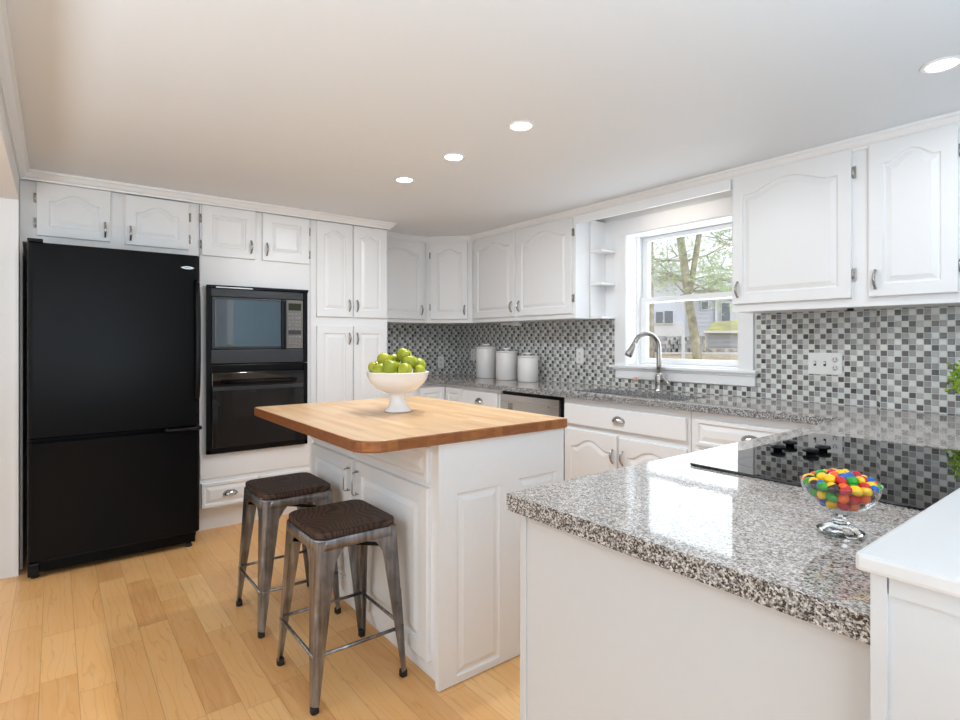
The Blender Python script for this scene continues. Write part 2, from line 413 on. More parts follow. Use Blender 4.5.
# ------------------------------------------------------------------ room shell
ZC = 2.19
XR, YF = 5.8, -6.5          # right wall, wall behind the camera
struct('floor', MB().box(-.2, XR+.2, YF-.2, .25, -.08, 0), 'floor')
struct('ceiling', MB().box(-.2, XR+.2, YF-.2, .25, ZC, ZC+.1), 'ceiling')
struct('wall_left', MB().box(-.12, 0, YF, .2, 0, ZC), 'wall')
# window wall with the sink window opening
WX0, WX1, WZ0, WZ1 = 2.06, 2.885, 1.075, 2.035
wb = MB().box(-.12, WX0, 0, .22, 0, ZC).box(WX1, XR, 0, .22, 0, ZC).box(WX0, WX1, 0, .22, 0, WZ0).box(WX0, WX1, 0, .22, WZ1, ZC)
wback = struct('wall_back', wb, 'wall')
tb = MB().box(0.005, 1.955, -.006, 0.001, .915, 1.43).box(1.955, 2.99, -.006, .001, .915, .985).box(2.985, 3.60, -.006, .001, .915, 1.43)
tb.box(3.60, 4.60, -.048, .001, .915, 1.45)
struct('backsplash', tb, 'tile_b', wback)
struct('backsplash', MB().box(-.001, .006, -1.19, -.006, .915, 1.43), 'tile_a', bpy.data.objects['wall_left'])
# right wall with a window, rear wall with a wide window (both out of frame, they light the room)
wr = MB().box(XR, XR+.12, YF, -4.7, 0, ZC).box(XR, XR+.12, -2.5, 0.14, 0, ZC).box(XR, XR+.12, -4.7, -2.5, 0, .55).box(XR, XR+.12, -4.7, -2.5, 2.05, ZC)
struct('wall_right', wr, 'wall_grey')
wf = MB().box(0, 1.4, YF-.12, YF, 0, ZC).box(5.0, XR, YF-.12, YF, 0, ZC).box(1.4, 5.0, YF-.12, YF, 0, .55).box(1.4, 5.0, YF-.12, YF, 2.05, ZC)
struct('wall_front', wf, 'wall')
# cased opening on the left: header beam and the white jamb beside the fridge
struct('wall_side', MB().box(.0, XR, -3.60, -3.458, 2.004, ZC), 'wall')
struct('wall_jamb', MB().box(0, .752, -4.4, -3.458, 0, 2.004).box(.752, .762, -3.475, -3.458, 0, 2.004), 'paint')

# crown
cr = MB(); zc = ZC-.001
prof = [(.0, zc-.052), (.008, zc-.052), (.010, zc-.043), (.022, zc-.034), (.034, zc-.016), (.044, zc-.012), (.046, zc), (.0, zc)]
sweep(cr, [(XR, -3.458), (.672, -3.458), (.672, -1.186), (.329, -1.186), (.329, -.6165), (.6395, -.329), (5.0, -.329)], prof)
struct('trim_1', cr, 'trimw')
# valance board between the wall cabinets, above the window
struct('trim_2', MB().box(1.862, 3.003, -.347, -.327, 2.085, ZC-.05, 0, .003), 'trimw')

# half wall beside the cooktop
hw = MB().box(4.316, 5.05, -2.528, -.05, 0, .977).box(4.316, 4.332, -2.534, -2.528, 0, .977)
hwo = struct('wall_half', hw, 'paint_grey_dimmed')
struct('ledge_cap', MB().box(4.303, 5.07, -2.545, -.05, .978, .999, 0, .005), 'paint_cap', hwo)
MBt = MB().box(4.334, 5.05, -2.533, -2.528, .955, .977); struct('ledge_molding', MBt, 'paint_grey_dimmed', hwo)

# ------------------------------------------------------------------ window
wn = bpy.data.objects.new('window_1', None); COL.objects.link(wn); wn.location = (2.5, 0, 1.5); wn['kind'] = 'structure'
def wpart(name, mb, mats, par=wn):
    mb.xf(Matrix.Translation((-2.5, 0, -1.5)) if par is wn else Matrix.Identity(4)); return mb.build(name, mats, par)
cs = MB()
cs.box(1.965, 2.063, -.022, .0, 1.075, 2.022, 0, .003).box(2.882, 2.972, -.022, .0, 1.075, 2.022, 0, .003)
cs.box(1.963, 2.975, -.024, .0, 2.022, 2.13, 0, .002)
wpart('casing', cs, 'trimw')
jb = MB()
jb.box(2.050, 2.068, -.014, .21, WZ0-.005, WZ1).box(2.877, 2.895, -.014, .21, WZ0-.005, WZ1).box(2.05, 2.895, -.014, .21, 2.015, 2.036).box(2.05, 2.895, .0, .21, 1.072, 1.088)
jb.box(2.068, 2.080, .10, .128, 1.088, 2.015).box(2.865, 2.877, .10, .128, 1.088, 2.015)
wpart('jamb', jb, 'trimw')
wpart('sill', MB().box(1.935, 3.0, -.05, .02, 1.058, 1.078, 0, .005), 'trimw')
wpart('apron', MB().box(1.975, 2.982, -.022, 0, .982, 1.058, 0, .004).box(1.965, 2.99, -.034, 0, 1.044, 1.058, 0, .003), 'trimw')
def sash(x0, x1, z0, z1, y, sb, st, sl, sr, name):
    m = MB().box(x0, x1, y, y+.034, z0, z0+sb, 0, .003).box(x0, x1, y, y+.034, z1-st, z1, 0, .003)
    m.box(x0, x0+sl, y, y+.034, z0+sb, z1-st, 0, .003).box(x1-sr, x1, y, y+.034, z0+sb, z1-st, 0, .003)
    s_ = wpart(name, m, 'trimw')
    p = MB().box(x0+sl-.004, x1-sr+.004, y+.015, y+.019, z0+sb-.004, z1-st+.004); p.xf(Matrix.Translation((-2.5, 0, -1.5)))
    p.build('pane', 'pane', s_); return s_
sash(2.070, 2.876, 1.530, 2.013, .168, .034, .030, .052, .052, 'upper_sash')
s_ = sash(2.070, 2.876, 1.089, 1.567, .130, .038, .034, .062, .062, 'lower_sash')
lk = MB().box(2.40, 2.44, .132, .15, 1.566, 1.573, 0, .002).box(2.43, 2.49, .134, .148, 1.570, 1.578, 0, .002); lk.xf(Matrix.Translation((-2.5, 0, -1.5)))
lk.build('sash_lock', 'silver', s_)
# rear and right window frames (seen in reflections only)
for nm, (a0, a1, ax) in {'window_2': (1.4, 5.0, 'x'), 'window_3': (-4.7, -2.5, 'y')}.items():
    m = MB(); n = 4 if ax == 'x' else 3
    for i in range(n):
        c = a0+(a1-a0)*i/(n-1)
        m.box(c-.04, c+.04, YF-.08, YF-.03, .55, 2.05) if ax == 'x' else m.box(XR+.03, XR+.08, c-.04, c+.04, .55, 2.05)
    for z in (.57, 1.3, 2.03):
        m.box(a0, a1, YF-.08, YF-.03, z-.03, z+.03) if ax == 'x' else m.box(XR+.03, XR+.08, a0, a1, z-.03, z+.03)
    struct(nm, m, 'trimw')
# panelled door on the right wall, mirrored in the microwave window
d1 = MB().box(XR-.045, XR-.005, -1.10, -.30, .01, 1.98, 0, .003)
for y0, y1 in ((-1.02, -.74), (-.66, -.38)):
    for z0, z1 in ((.15, .75), (.87, 1.35), (1.45, 1.85)):
        d1.box(XR-.052, XR-.045, y0, y1, z0, z1, 0, .003)
do = struct('door_1', d1, 'door_daylit')
struct('door_frame', MB().box(XR-.03, XR, -1.19, -1.11, 0, 2.06).box(XR-.03, XR, -.29, -.21, 0, 2.06).box(XR-.03, XR, -1.11, -.29, 1.99, 2.06), 'trimw', do)
MB().lathe([(0, -.05), (.022, -.045), (.028, -.03), (.012, -.012), (.025, 0)], (XR-.05, -1.04, .95), 16, 0, 'x').build('door_knob', 'silver', do)

# ------------------------------------------------------------------ hardware
def pull_mesh():
    m = MB(); pts = []
    for i in range(13):
        t = -1+2*i/12; pts.append((0, -.004-.020*(1-t*t), t*.042))
    m.tube(pts, [.0045+.003*(1-abs(-1+2*i/12)) for i in range(13)], 8)
    for s_ in (-1, 1): m.lathe([(.006, 0), (.0065, .004), (.004, .008)], (0, 0, s_*.040), 10, 0, 'y')
    return m.mesh('handle', 'silver')
PULL = pull_mesh()
def bail_mesh():
    m = MB(); pts = [(0, 0, -.05), (0, -.022, -.05), (0, -.028, -.043), (0, -.028, 0), (0, -.028, .043), (0, -.022, .05), (0, 0, .05)]
    m.tube(pts, .0032, 8)
    for z in (-.05, .05): m.tube([(-.012, -.004, z+.004), (0, -.010, z), (.012, -.004, z+.004)], .0035, 6)
    return m.mesh('handle', 'silver')
BAIL = bail_mesh()
def cup_mesh():
    m = MB(); vs = []; fs = []; nu, nv = 14, 7
    for j in range(nv+1):
        b = PI/2*j/nv
        for i in range(nu+1):
            a = PI*i/nu
            vs.append((math.cos(a)*.045*math.cos(b*.999)**.7 if 0 else math.cos(a)*.045*(1-.15*j/nv), -math.sin(a)*0.0-.026*math.sin(b), .020*math.sin(a)*(1-.35*(j/nv)**2)-.004*j/nv*0))
    vs = []
    for j in range(nv+1):      # dome: j from wall plate to the front lip
        t = j/nv
        for i in range(nu+1):
            a = PI*i/nu; k = math.sqrt(max(0, 1-(t*.93)**2))
            vs.append((math.cos(a)*.045*k, -.027*t, -.012+.030*math.sin(a)*k))
    for j in range(nv):
        for i in range(nu): q = j*(nu+1)+i; fs.append((q, q+1, q+nu+2, q+nu+1))
    m.add(vs, fs, 0, True)
    m.tube([(math.cos(PI*i/14)*.046, -.001, -.012+.031*math.sin(PI*i/14)) for i in range(15)], .0025, 6)
    return m.mesh('cup_pull', 'silver')
CUP = cup_mesh()
HINGE = MB().box(-.011, .004, -.006, .001, -.028, .028, 0, .001).tube([(0, -.009, -.023), (0, -.009, .023)], .005, 8).mesh('hinge', 'silver')
TILT = MB().box(-.02, .02, -.004, 0, -.004, .004, 0, .001).mesh('hinge', 'silver')

def panel_loops(x0, x1, z0, z1, arch, n=22):
    """outline of a raised field: bottom, right, (arched) top, left"""
    def outline(d):
        a0, a1, b0, b1 = x0+d, x1-d, z0+d, z1-d; w = a1-a0; pts = []
        nb = 4
        for i in range(nb): pts.append((a0+w*i/nb, b0))
        sh = b1-arch
        for i in range(nb): pts.append((a1, b0+(sh-b0)*i/nb))
        for i in range(n):
            t = i/n; s_ = 1-2*t
            u = min(1, abs(s_)/.80); h = (1-u*u)**1.55 if arch else 0
            pts.append((a1-w*t, sh+arch*h))
        for i in range(nb): pts.append((a0, sh-(sh-b0)*i/nb))
        return pts
    return outline
def door_slab(w, h, style='square', t=.02, fr=.055, arch=.05, mi=0):
    """local: x 0..w, z 0..h, back y=0, front y=-t"""
    m = MB(); arch = 0 if style == 'square' else arch; n = 22; nb = 4
    ol = panel_loops(fr, w-fr, fr, h-fr, arch, n)
    def rect(d, y):
        a0, a1, b0, b1 = d, w-d, d, h-d; pts = []
        for i in range(nb): pts.append((a0+(a1-a0)*i/nb, y, b0))
        for i in range(nb): pts.append((a1, y, b0+(b1-b0)*i/nb))
        for i in range(n): pts.append((a1-(a1-a0)*i/n, y, b1))
        for i in range(nb): pts.append((a0, y, b1-(b1-b0)*i/nb))
        return pts
    rings = [rect(0, 0), rect(0, -t+.004), rect(.0015, -t+.001), rect(.004, -t)]
    for d, y in ((0, -t), (.002, -t+.005), (.006, -t+.009), (.011, -t+.009), (.030, -t+.002), (.033, -t+.001)):
        rings.append([(x, y, z) for x, z in ol(d)])
    k = len(rings[0]); vs = [p for r in rings for p in r]; fs = []
    for i in range(len(rings)-1):
        for q in range(k): e = (q+1) % k; fs.append((i*k+q, i*k+e, (i+1)*k+e, (i+1)*k+q))
    fs.append(tuple(reversed(range(k)))); fs.append(tuple((len(rings)-1)*k+q for q in range(k)))
    m.add(vs, fs, mi); return m

def cabinet(name, label, loc, rz, w, d, z0, z1, doors=(), drawers=(), toe=0, body=None, group=None, mat='paint', cat='cabinet', hw='pull'):
    """loc: front-left corner of the face frame. doors: (x0,x1,z0,z1,style,hinge,handle z, arch) hinge 'l'/'r'"""
    t = thing(name, label, cat, (loc[0], loc[1], 0), rz, group)
    b = MB()
    if body: body(b)
    else:
        b.box(0, w, 0, d, z0+toe, z1, 0, .002)
        if toe: b.box(.0, w, .07, d, z0, z0+toe)
    b.build('body', mat, t)
    for (x0, x1, a, c, style, hs, hz, *r) in doors:
        arch = r[0] if r else .05
        fr = min(.055, (x1-x0)*.2)
        if style == 'square': fr = min(.06, (x1-x0)*.2, (c-a)*.22)
        do = door_slab(x1-x0, c-a, style, arch=arch, fr=fr).build('door', mat, t); do.location = (x0, 0, a)
        if hz is not None:
            hx = (x1-x0)-.028 if hs == 'l' else .028
            put('handle', BAIL if hw == 'bail' else PULL, do, None, (hx, -.02, hz-a))
        if hs in 'lr':
            ex = -.004 if hs == 'l' else (x1-x0)+.004
            for hh in ((.11, (c-a)-.11) if c-a > .4 else (.07, (c-a)-.09)):
                put('hinge', HINGE, do, None, (ex, -.002, hh)).scale.x = 1 if hs == 'l' else -1
    for (x0, x1, a, c, style, pull) in drawers:
        if style == 'flat':
            m = MB().box(0, x1-x0, -.02, 0, 0, c-a, 0, .004)
        else:
            m = door_slab(x1-x0, c-a, 'square', fr=.018)
        dr = m.build('drawer', mat, t); dr.location = (x0, 0, a)
        if pull: put('cup_pull', CUP, dr, None, ((x1-x0)/2, -.02, (c-a)*.5+.002))
    return t

R90 = PI/2
XA = .65                                       # face-frame plane of the tall run (doors stand 2 cm proud)
def ya(y, y0): return y-y0
# cabinet above the fridge
y0 = -3.457
def over_fridge(b):
    b.box(0, -2.56-y0, 0, XA-.012, 1.80, ZC-.05, 0, .002).box(0, .012, 0, XA-.012, 0, 1.80)
cabinet('wall_cabinet', 'white two-door cabinet with arched panels directly above the black fridge', (XA, y0), R90, 0, 0, 0, 0,
        doors=[(ya(-3.385, y0), ya(-3.04, y0), 1.838, 2.137, 'arch', 'l', 1.905, .045), (ya(-2.968, y0), ya(-2.622, y0), 1.832, 2.132, 'arch', 'r', 1.90, .045)],
        body=over_fridge, cat='cabinet')
# oven tower
y0 = -2.556; yw = .734
def tower(b):
    b.box(0, yw, 0, XA-.012, 1.612, ZC-.05, 0, .002).box(0, .037, 0, XA-.012, .5, 1.612).box(yw-.037, yw, 0, XA-.012, .5, 1.612)
    b.box(0, yw, 0, XA-.012, .15, .518, 0, .002).box(0, yw, .07, XA-.012, 0, .15).box(.037, yw-.037, .60, XA-.012, .518, 1.612)
    b.box(0.003, yw-.003, -.006, 0, .352, .515, 0, .002)
cabinet('oven_cabinet', 'tall white cabinet holding the built-in microwave and oven', (XA, y0), R90, 0, 0, 0, 0,
        doors=[(ya(-2.546, y0), ya(-2.212, y0), 1.808, 2.137, 'square', 'l', 1.89), (ya(-2.163, y0), ya(-1.835, y0), 1.808, 2.135, 'square', 'r', 1.885)],
        drawers=[(.008, yw/2-.01, .165, .325, 'panel', True), (yw/2+.01, yw-.008, .165, .325, 'panel', True)], body=tower)
# pantry
y0 = -1.820; yw = .632
cabinet('pantry_cabinet', 'tall white pantry cabinet with four doors right of the wall oven', (XA, y0), R90, yw, XA-.012, 0, ZC-.05, toe=.1,
        doors=[(ya(-1.777, y0), ya(-1.497, y0), 1.432, 2.134, 'arch', 'x', 1.52, .035), (ya(-1.485, y0), ya(-1.204, y0), 1.432, 2.134, 'arch', 'y', 1.52, .035),
               (ya(-1.777, y0), ya(-1.497, y0), .16, 1.365, 'square', 'x', 1.27), (ya(-1.485, y0), ya(-1.204, y0), .16, 1.365, 'square', 'y', 1.27)])
# fix handle side for the hingeless pantry doors
for o in [o for o in COL.objects if o.parent and o.parent.name.startswith('pantry_cabinet') and o.name.startswith('door')]:
    h = [c for c in COL.objects if c.parent == o and c.name.startswith('handle')][0]
    h.location.x = .28-.026 if o.location.x < .2 else .026

# wall cabinets: side run, diagonal corner, window-wall pair, right pair
UB = -.327
ZB = 1.415
cabinet('wall_cabinet', 'narrow white wall cabinet between the pantry and the diagonal corner cabinet', (.327, -1.186), R90, .57, .326, ZB, ZC-.05,
        doors=[(.03, .535, 1.448, 2.135, 'arch', 'l', 1.53, .045)])
dg = Vector((.6385-.327, -.327+.616)); dw = dg.length; ang = math.atan2(dg.y, dg.x)
cc = thing('corner_cabinet', 'white diagonal corner wall cabinet with one arched door', 'cabinet', (.327, -.616, 0))
MB().prism([(0, .002), (.309, .289), (.309, .606), (-.317, .606), (-.317, .002)], ZB, ZC-.05).build('body', 'paint', cc)
cdo = door_slab(dw-.085, 2.135-1.448, 'arch', arch=.04).build('door', 'paint', cc)
cdo.location = (.045*math.cos(ang), .045*math.sin(ang), 1.448); cdo.rotation_euler = (0, 0, ang)
put('handle', PULL, cdo, None, (dw-.085-.028, -.02, .082))
for hh in (.11, .577): put('hinge', HINGE, cdo, None, (-.004, -.002, hh))
cabinet('wall_cabinet', 'white two-door wall cabinet above the three canisters', (.6395, UB), 0, 1.222, .326, ZB, ZC-.05,
        doors=[(.045, .578, 1.450, 2.145, 'arch', 'l', 1.53, .050), (.614, 1.198, 1.450, 2.145, 'arch', 'r', 1.53, .055)])
cabinet('wall_cabinet', 'wide white wall cabinet right of the window with two arched doors', (3.004, UB), 0, 1.60, .27, ZB-.005, ZC-.05,
        doors=[(.013, .575, 1.452, 2.148, 'arch', 'r', 1.53, .055), (.642, .956, 1.452, 2.148, 'arch', 'r', 1.53, .045), (1.02, 1.56, 1.452, 2.148, 'arch', 'l', 1.53, .05)])
# open end shelves
sh = thing('corner_shelf', 'small white open end shelves beside the window', 'shelf', (1.864, -.001, 0))
MB().box(.0, .006, -.175, 0, ZB, ZC-.05).box(.006, .105, -.006, 0, ZB, ZC-.05).build('body', 'trimw', sh)
for z in (ZB, 1.66, 1.90): MB().box(.006, .110, -.175, -.006, z, z+.014, 0, .002).build('shelf', 'trimw', sh)

# base cabinets
YB = -.580; CT = .915; TH = .036
def sink_base(b):
    b.box(0, .918, 0, .02, .1, CT-TH-.001).box(0, .018, .02, .578, .1, CT-TH-.001).box(.90, .918, .02, .578, .1, CT-TH-.001)
    b.box(.018, .90, .02, .578, .1, .118).box(.018, .90, .566, .578, .118, CT-TH-.001).box(0, .918, .07, .09, 0, .1)
cabinet('base_cabinet', 'white sink base cabinet with a false drawer front and two arched doors', (1.992, YB), 0, .918, .578, 0, CT-TH-.001, toe=.1, body=sink_base,
        doors=[(.018, .443, .13, .676, 'arch', 'l', .55, .052), (.460, .900, .13, .668, 'arch', 'r', .55, .052)],
        drawers=[(.015, .900, .710, .838, 'flat', True)])
cabinet('base_cabinet', 'white base cabinet with one wide drawer beside the peninsula', (2.914, YB), 0, .72, .578, 0, CT-TH-.001, toe=.1,
        doors=[(.03, .70, .13, .676, 'arch', 'l', None, .075)], drawers=[(.03, .62, .700, .838, 'panel', True)])
cabinet('base_cabinet', 'white single-drawer base cabinet left of the dishwasher', (.852, YB), 0, .482, .578, 0, CT-TH-.001, toe=.1,
        doors=[(.012, .46, .13, .676, 'arch', 'l', .55, .07)], drawers=[(.012, .46, .700, .848, 'flat', True)])
t = thing('corner_cabinet', 'white corner base cabinet with an L-shaped pair of doors below the canisters', 'cabinet', (0, -.86, 0))
MB().prism([(.010, 0), (.58, 0), (.58, .28), (.851, .28), (.851, .845), (.010, .845)], .1, CT-TH-.001).prism([(.010, 0), (.51, 0), (.51, .35), (.851, .35), (.851, .845), (.010, .845)], 0, .1).build('body', 'paint', t)
d = door_slab(.25, .72, 'square', fr=.045).build('door', 'paint', t); d.location = (.58, .012, .135); d.rotation_euler = (0, 0, R90)
d = door_slab(.225, .72, 'square', fr=.045).build('door', 'paint', t); d.location = (.612, .28, .135)
cabinet('base_cabinet', 'white base cabinet between the pantry and the corner, partly behind the fruit bowl', (.58, -1.186), R90, .324, .578, 0, CT-TH-.001, toe=.1,
        doors=[(.015, .31, .13, .676, 'square', 'l', None)], drawers=[(.015, .31, .70, .848, 'panel', False)])

# dishwasher
dw_ = thing('dishwasher', 'stainless steel dishwasher under the counter beside the sink base', 'dishwasher', (1.345, -.60, 0))
MB().box(0, .635, .03, .575, .1, CT-TH-.002).box(.0, .635, .09, .575, 0, .1).build('tub', 'black_plain', dw_)
m = MB().box(.012, .618, -.005, .03, .12, .72, 0, .004).box(.012, .618, -.005, .03, .80, .852, 0, .004)
m.box(.012, .10, -.005, .03, .72, .80).box(.52, .618, -.005, .03, .72, .80).box(.10, .52, .018, .03, .72, .80)
m.build('door', 'steel', dw_)
MB().box(.10, .52, -.012, -.004, .792, .806, 0, .003).build('handle', 'steel', dw_)

# ------------------------------------------------------------------ counters
def counter_L():
    m = MB(); z0, z1 = CT-TH, CT
    yf = -.617; SX0, SX1, SY0, SY1 = 1.99, 2.80, -.515, -.205
    # pieces of one continuous slab
    polys = [[(.003, -1.188), (.617, -1.188), (.617, yf), (.617, -.003), (.003, -.003)],
             [(.617, yf), (SX0, yf), (SX0, -.008), (.617, -.008)],
             [(SX0, yf), (SX1, yf), (SX1, SY0), (SX0, SY0)], [(SX0, SY1), (SX1, SY1), (SX1, -.008), (SX0, -.008)],
             [(SX1, yf), (3.632, yf), (3.632, -.050), (SX1, -.050)], [(SX1, -.050), (3.598, -.050), (3.598, -.008), (SX1, -.008)]]
    bm = bmesh.new()
    def prism(poly):
        lo = [bm.verts.new((x, y, z0)) for x, y in poly]; hi = [bm.verts.new((x, y, z1)) for x, y in poly]
        f = [bm.faces.new(hi), bm.faces.new(list(reversed(lo)))]; f[0].material_index = 0
        for i in range(len(poly)):
            j = (i+1) % len(poly); q = bm.faces.new((lo[i], lo[j], hi[j], hi[i])); q.material_index = 1
    for p in polys: prism(p)
    # peninsula slab
    prism([(3.632, -2.512), (4.315, -2.512), (4.315, -.050), (3.632, -.050)])
    me = bpy.data.meshes.new('countertop'); bm.to_mesh(me); bm.free()
    me.materials.append(M['granite']); me.materials.append(M['granite_edge']); return me
# build as one manifold outline so no inner walls show: drop faces shared by neighbours
me = counter_L(); bm = bmesh.new(); bm.from_mesh(me)
bmesh.ops.recalc_face_normals(bm, faces=bm.faces); bm.to_mesh(me); bm.free()
ctop = put('countertop', me); tag(ctop, 'speckled grey granite countertop running under the window and onto the peninsula', 'countertop')

# sink: part of counter run but a thing of its own, hung below the cutout
sk = thing('kitchen_sink', 'stainless undermount double sink below the window', 'sink', (2.395, -.36, CT-TH))
m = MB(); 
for x0, x1 in ((-.40, .0), (.02, .40)):
    P_ = rrect(x0, x1, -.15, .15, .03); Q_ = rrect(x0+.02, x1-.02, -.13, .13, .03); n = len(P_)
    vs = [(x, y, -.001) for x, y in P_]+[(x, y, -.16) for x, y in Q_]+[(x, y, -.001) for x, y in rrect(x0-.008, x1+.008, -.158, .158, .03)]+[(x, y, -.165) for x, y in rrect(x0-.0+.015, x1-.015, -.135, .135, .03)]
    fs = [(i, (i+1) % n, n+(i+1) % n, n+i) for i in range(n)]+[tuple(range(n, 2*n))]
    fs += [(2*n+i, 2*n+(i+1) % n, (i+1) % n, i) for i in range(n)]+[(2*n+i, 2*n+(i+1) % n, 3*n+(i+1) % n, 3*n+i) for i in range(n)]+[tuple(range(3*n, 4*n))]
    m.add(vs, fs, 0, False)
m.build('basin', 'steel', sk)
for x in (-.2, .21): MB().lathe([(0, .0), (.035, .002), (.04, -.001)], (x, 0, -.159), 20).build('drain', 'chrome', sk)

# faucet
fc = thing('faucet', 'brushed nickel gooseneck faucet behind the sink', 'faucet', (2.391, -.10, CT))
MB().lathe([(.030, 0), (.030, .006), (.024, .012), (.0255, .05), (.027, .085), (.023, .105), (.017, .125)], (0, 0, 0), 24).build('base', 'silver', fc)
pts = [(0, 0, .11), (0, 0, .18), (0, 0, .26)]; ex, ey = -.075, -.165
for i in range(1, 15):
    a = PI*i/14*.88; rr = .5; k = (1-math.cos(a))/2
    pts.append((ex*k, ey*k, .29+.095*math.sin(a)))
pts = pts[:3]+[(0, 0, .29)]+pts[3:]
MB().tube(pts, .0155, 14).build('gooseneck', 'silver', fc)
e0 = Vector(pts[-1]); dr = (Vector(pts[-1])-Vector(pts[-2])).normalized()
dr = Vector((dr.x*1.2, dr.y*1.2, dr.z)).normalized()
MB().tube([e0-dr*.005, e0+dr*.03, e0+dr*.085, e0+dr*.10], [.0165, .018, .024, .0235], 16).build('spray_head', 'silver', fc)
MB().tube([(.012, -.005, .075), (.05, -.02, .085), (.085, -.032, .066), (.115, -.042, .045)], [.012, .011, .008, .006], 10).build('lever', 'silver', fc)

# soap bottle on the sink deck
so = thing('soap_dispenser', 'small clear glass soap bottle with a peach cap at the back of the sink', 'soap bottle', (2.19, -.085, CT))
MB().lathe([(0, .001), (.034, .001), (.042, .010), (.042, .030), (.030, .046), (.012, .054), (.012, .058)], (0, 0, 0), 24).build('bottle', 'dish', so)
MB().lathe([(.014, .056), (.014, .076), (.009, .08), (.009, .086), (0, .087)], (0, 0, 0), 16).box(-.004, .03, -.005, .005, .080, .087, 0, .002).build('cap', 'peach', so)

# peninsula base
def pen(b):
    b.box(0, .64, 0, 1.86, 0, CT-TH-.001)
pn = thing('peninsula_cabinet', 'white peninsula base under the granite with a plain painted back panel', 'cabinet', (3.657, -2.492, 0))
MB().box(.0, .655, 0.012, 1.87, .1, CT-TH-.001).box(.07, .655, .012, 1.87, 0, .1).build('body', 'paint_grey_dimmed', pn)
MB().box(.001, .655, 0, .012, 0, CT-TH-.001, 0, .003).build('back_panel', 'paint_grey_dimmed', pn)
MB().box(.001, .020, -.004, .0, 0, CT-TH-.002, 0, .001).build('stile', 'paint_grey_dimmed', pn)
for i in range(3):
    d = door_slab(.56, .53, 'arch', arch=.07).build('door', 'paint', pn); d.location = (0, 1.84-.02-i*.6, .13); d.rotation_euler = (0, 0, -R90)
    put('handle', PULL, d, None, (.028, -.02, .43))
    d = door_slab(.56, .13, 'square', fr=.02).build('drawer', 'paint', pn); d.location = (0, 1.84-.02-i*.6, .70); d.rotation_euler = (0, 0, -R90)
    put('cup_pull', CUP, d, None, (.28, -.02, .065))

# cooktop
ck = thing('cooktop', 'black glass electric cooktop set into the peninsula granite', 'cooktop', (3.722, -1.940, CT))
MB().prism(rrect(0, .53, 0, .805, .008), .0005, .007, r=.002).build('glass', 'cook_glass', ck)
ring = MB()
for cx_, cy_, r_ in ((.16, .17, .10), (.38, .17, .075), (.16, .62, .075), (.38, .62, .105)):
    n = 48; vs = [(cx_+(r_+q)*math.cos(2*PI*i/n), cy_+(r_+q)*math.sin(2*PI*i/n), .0073) for q in (0, .0015) for i in range(n)]
    ring.add(vs, [(i, (i+1) % n, n+(i+1) % n, n+i) for i in range(n)])
ring.build('burner_ring', 'mw_grey', ck)
for i, (x, y) in enumerate(((3.790, -1.572), (3.781, -1.469), (3.873, -1.553), (3.876, -1.475))):
    MB().lathe([(.012, 0), (.012, .006), (.0205, .007), (.021, .010), (.0195, .016), (0, .0165)], (0, 0, 0), 24).build('knob', 'black_plain', ck).location = (x-3.722, y+1.940, .0075)

# ------------------------------------------------------------------ fridge
fr = thing('refrigerator', 'large black bottom-freezer refrigerator in the left corner', 'refrigerator', (.9, -3.010, 0), R90)
W2 = .408
MB().box(-W2+.006, W2-.006, .085, .72, .05, 1.755, 0, .006).build('body', 'black_app', fr)
def fdoor(z0, z1):
    m = MB(); pl = rrect(-W2, W2, 0, .078, .02, 6, (.022, .022, .004, .004)); m.prism(pl, z0, z1, r=.006); return m
dU = fdoor(.738, 1.768).build('door', 'black_app', fr); dL = fdoor(.098, .716).build('freezer_door', 'black_app', fr)
MB().box(-W2+.01, W2-.01, .078, .086, .75, 1.755).build('gasket', 'rubber', dU)
pts = [(W2-.022, .002, 1.61), (W2-.020, -.022, 1.595), (W2-.019, -.036, 1.52), (W2-.018, -.042, 1.36), (W2-.018, -.042, 1.15), (W2-.019, -.036, .99), (W2-.020, -.022, .915), (W2-.022, .002, .90)]
MB().tube(pts, [.013, .015, .0155, .0155, .0155, .0155, .015, .013], 12).build('handle', 'black_plain', dU)
MB().tube([(W2-.19, .004, .726), (W2-.18, -.022, .728), (W2-.10, -.032, .728), (W2-.015, -.030, .728), (W2-.002, -.018, .728), (W2-.002, .006, .728)], .0115, 10).build('handle', 'black_plain', dL)
bd = MB()
pl = [(-.040, 0), (-.026, .006), (-.012, .0095), (.012, .0095), (.026, .006), (.040, 0), (.026, -.006), (.012, -.0095), (-.012, -.0095), (-.026, -.006)]
n = len(pl); vs = [(x, 0, z) for x, z in pl]+[(x*.92, -.003, z*.85) for x, z in pl]
bd.add(vs, [(i, (i+1) % n, n+(i+1) % n, n+i) for i in range(n)]+[tuple(range(n, 2*n)), tuple(reversed(range(n)))])
o = bd.build('badge', 'chrome', dU); o.location = (W2-.068, -.0005, 1.69)
bd2 = MB().box(-.018, .018, -.0042, -.0028, -.002, .002); o2 = bd2.build('badge_lettering', 'mw_grey', dU); o2.location = (W2-.068, -.0005, 1.69)
MB().box(-W2+.0, -W2+.065, -.002, .06, 1.768, 1.786, 0, .004).build('hinge_cover', 'black_plain', fr)
g_ = MB().box(-W2+.03, W2-.02, .035, .10, .03, .088, 0, .004)
for i in range(3): g_.box(-W2+.05, W2-.05, .030, .036, .042+i*.014, .047+i*.014)
g_.build('toe_grille', 'black_app', fr)
for x in (-W2+.03, W2-.05): MB().lathe([(.020, 0), (.020, .012), (.012, .02), (.012, .05)], (x, .07, 0), 14).build('foot', 'rubber', fr)
MB().box(-W2, -W2+.05, .02, .08, .018, .085, 0, .006).build('hinge_cover', 'black_plain', fr)

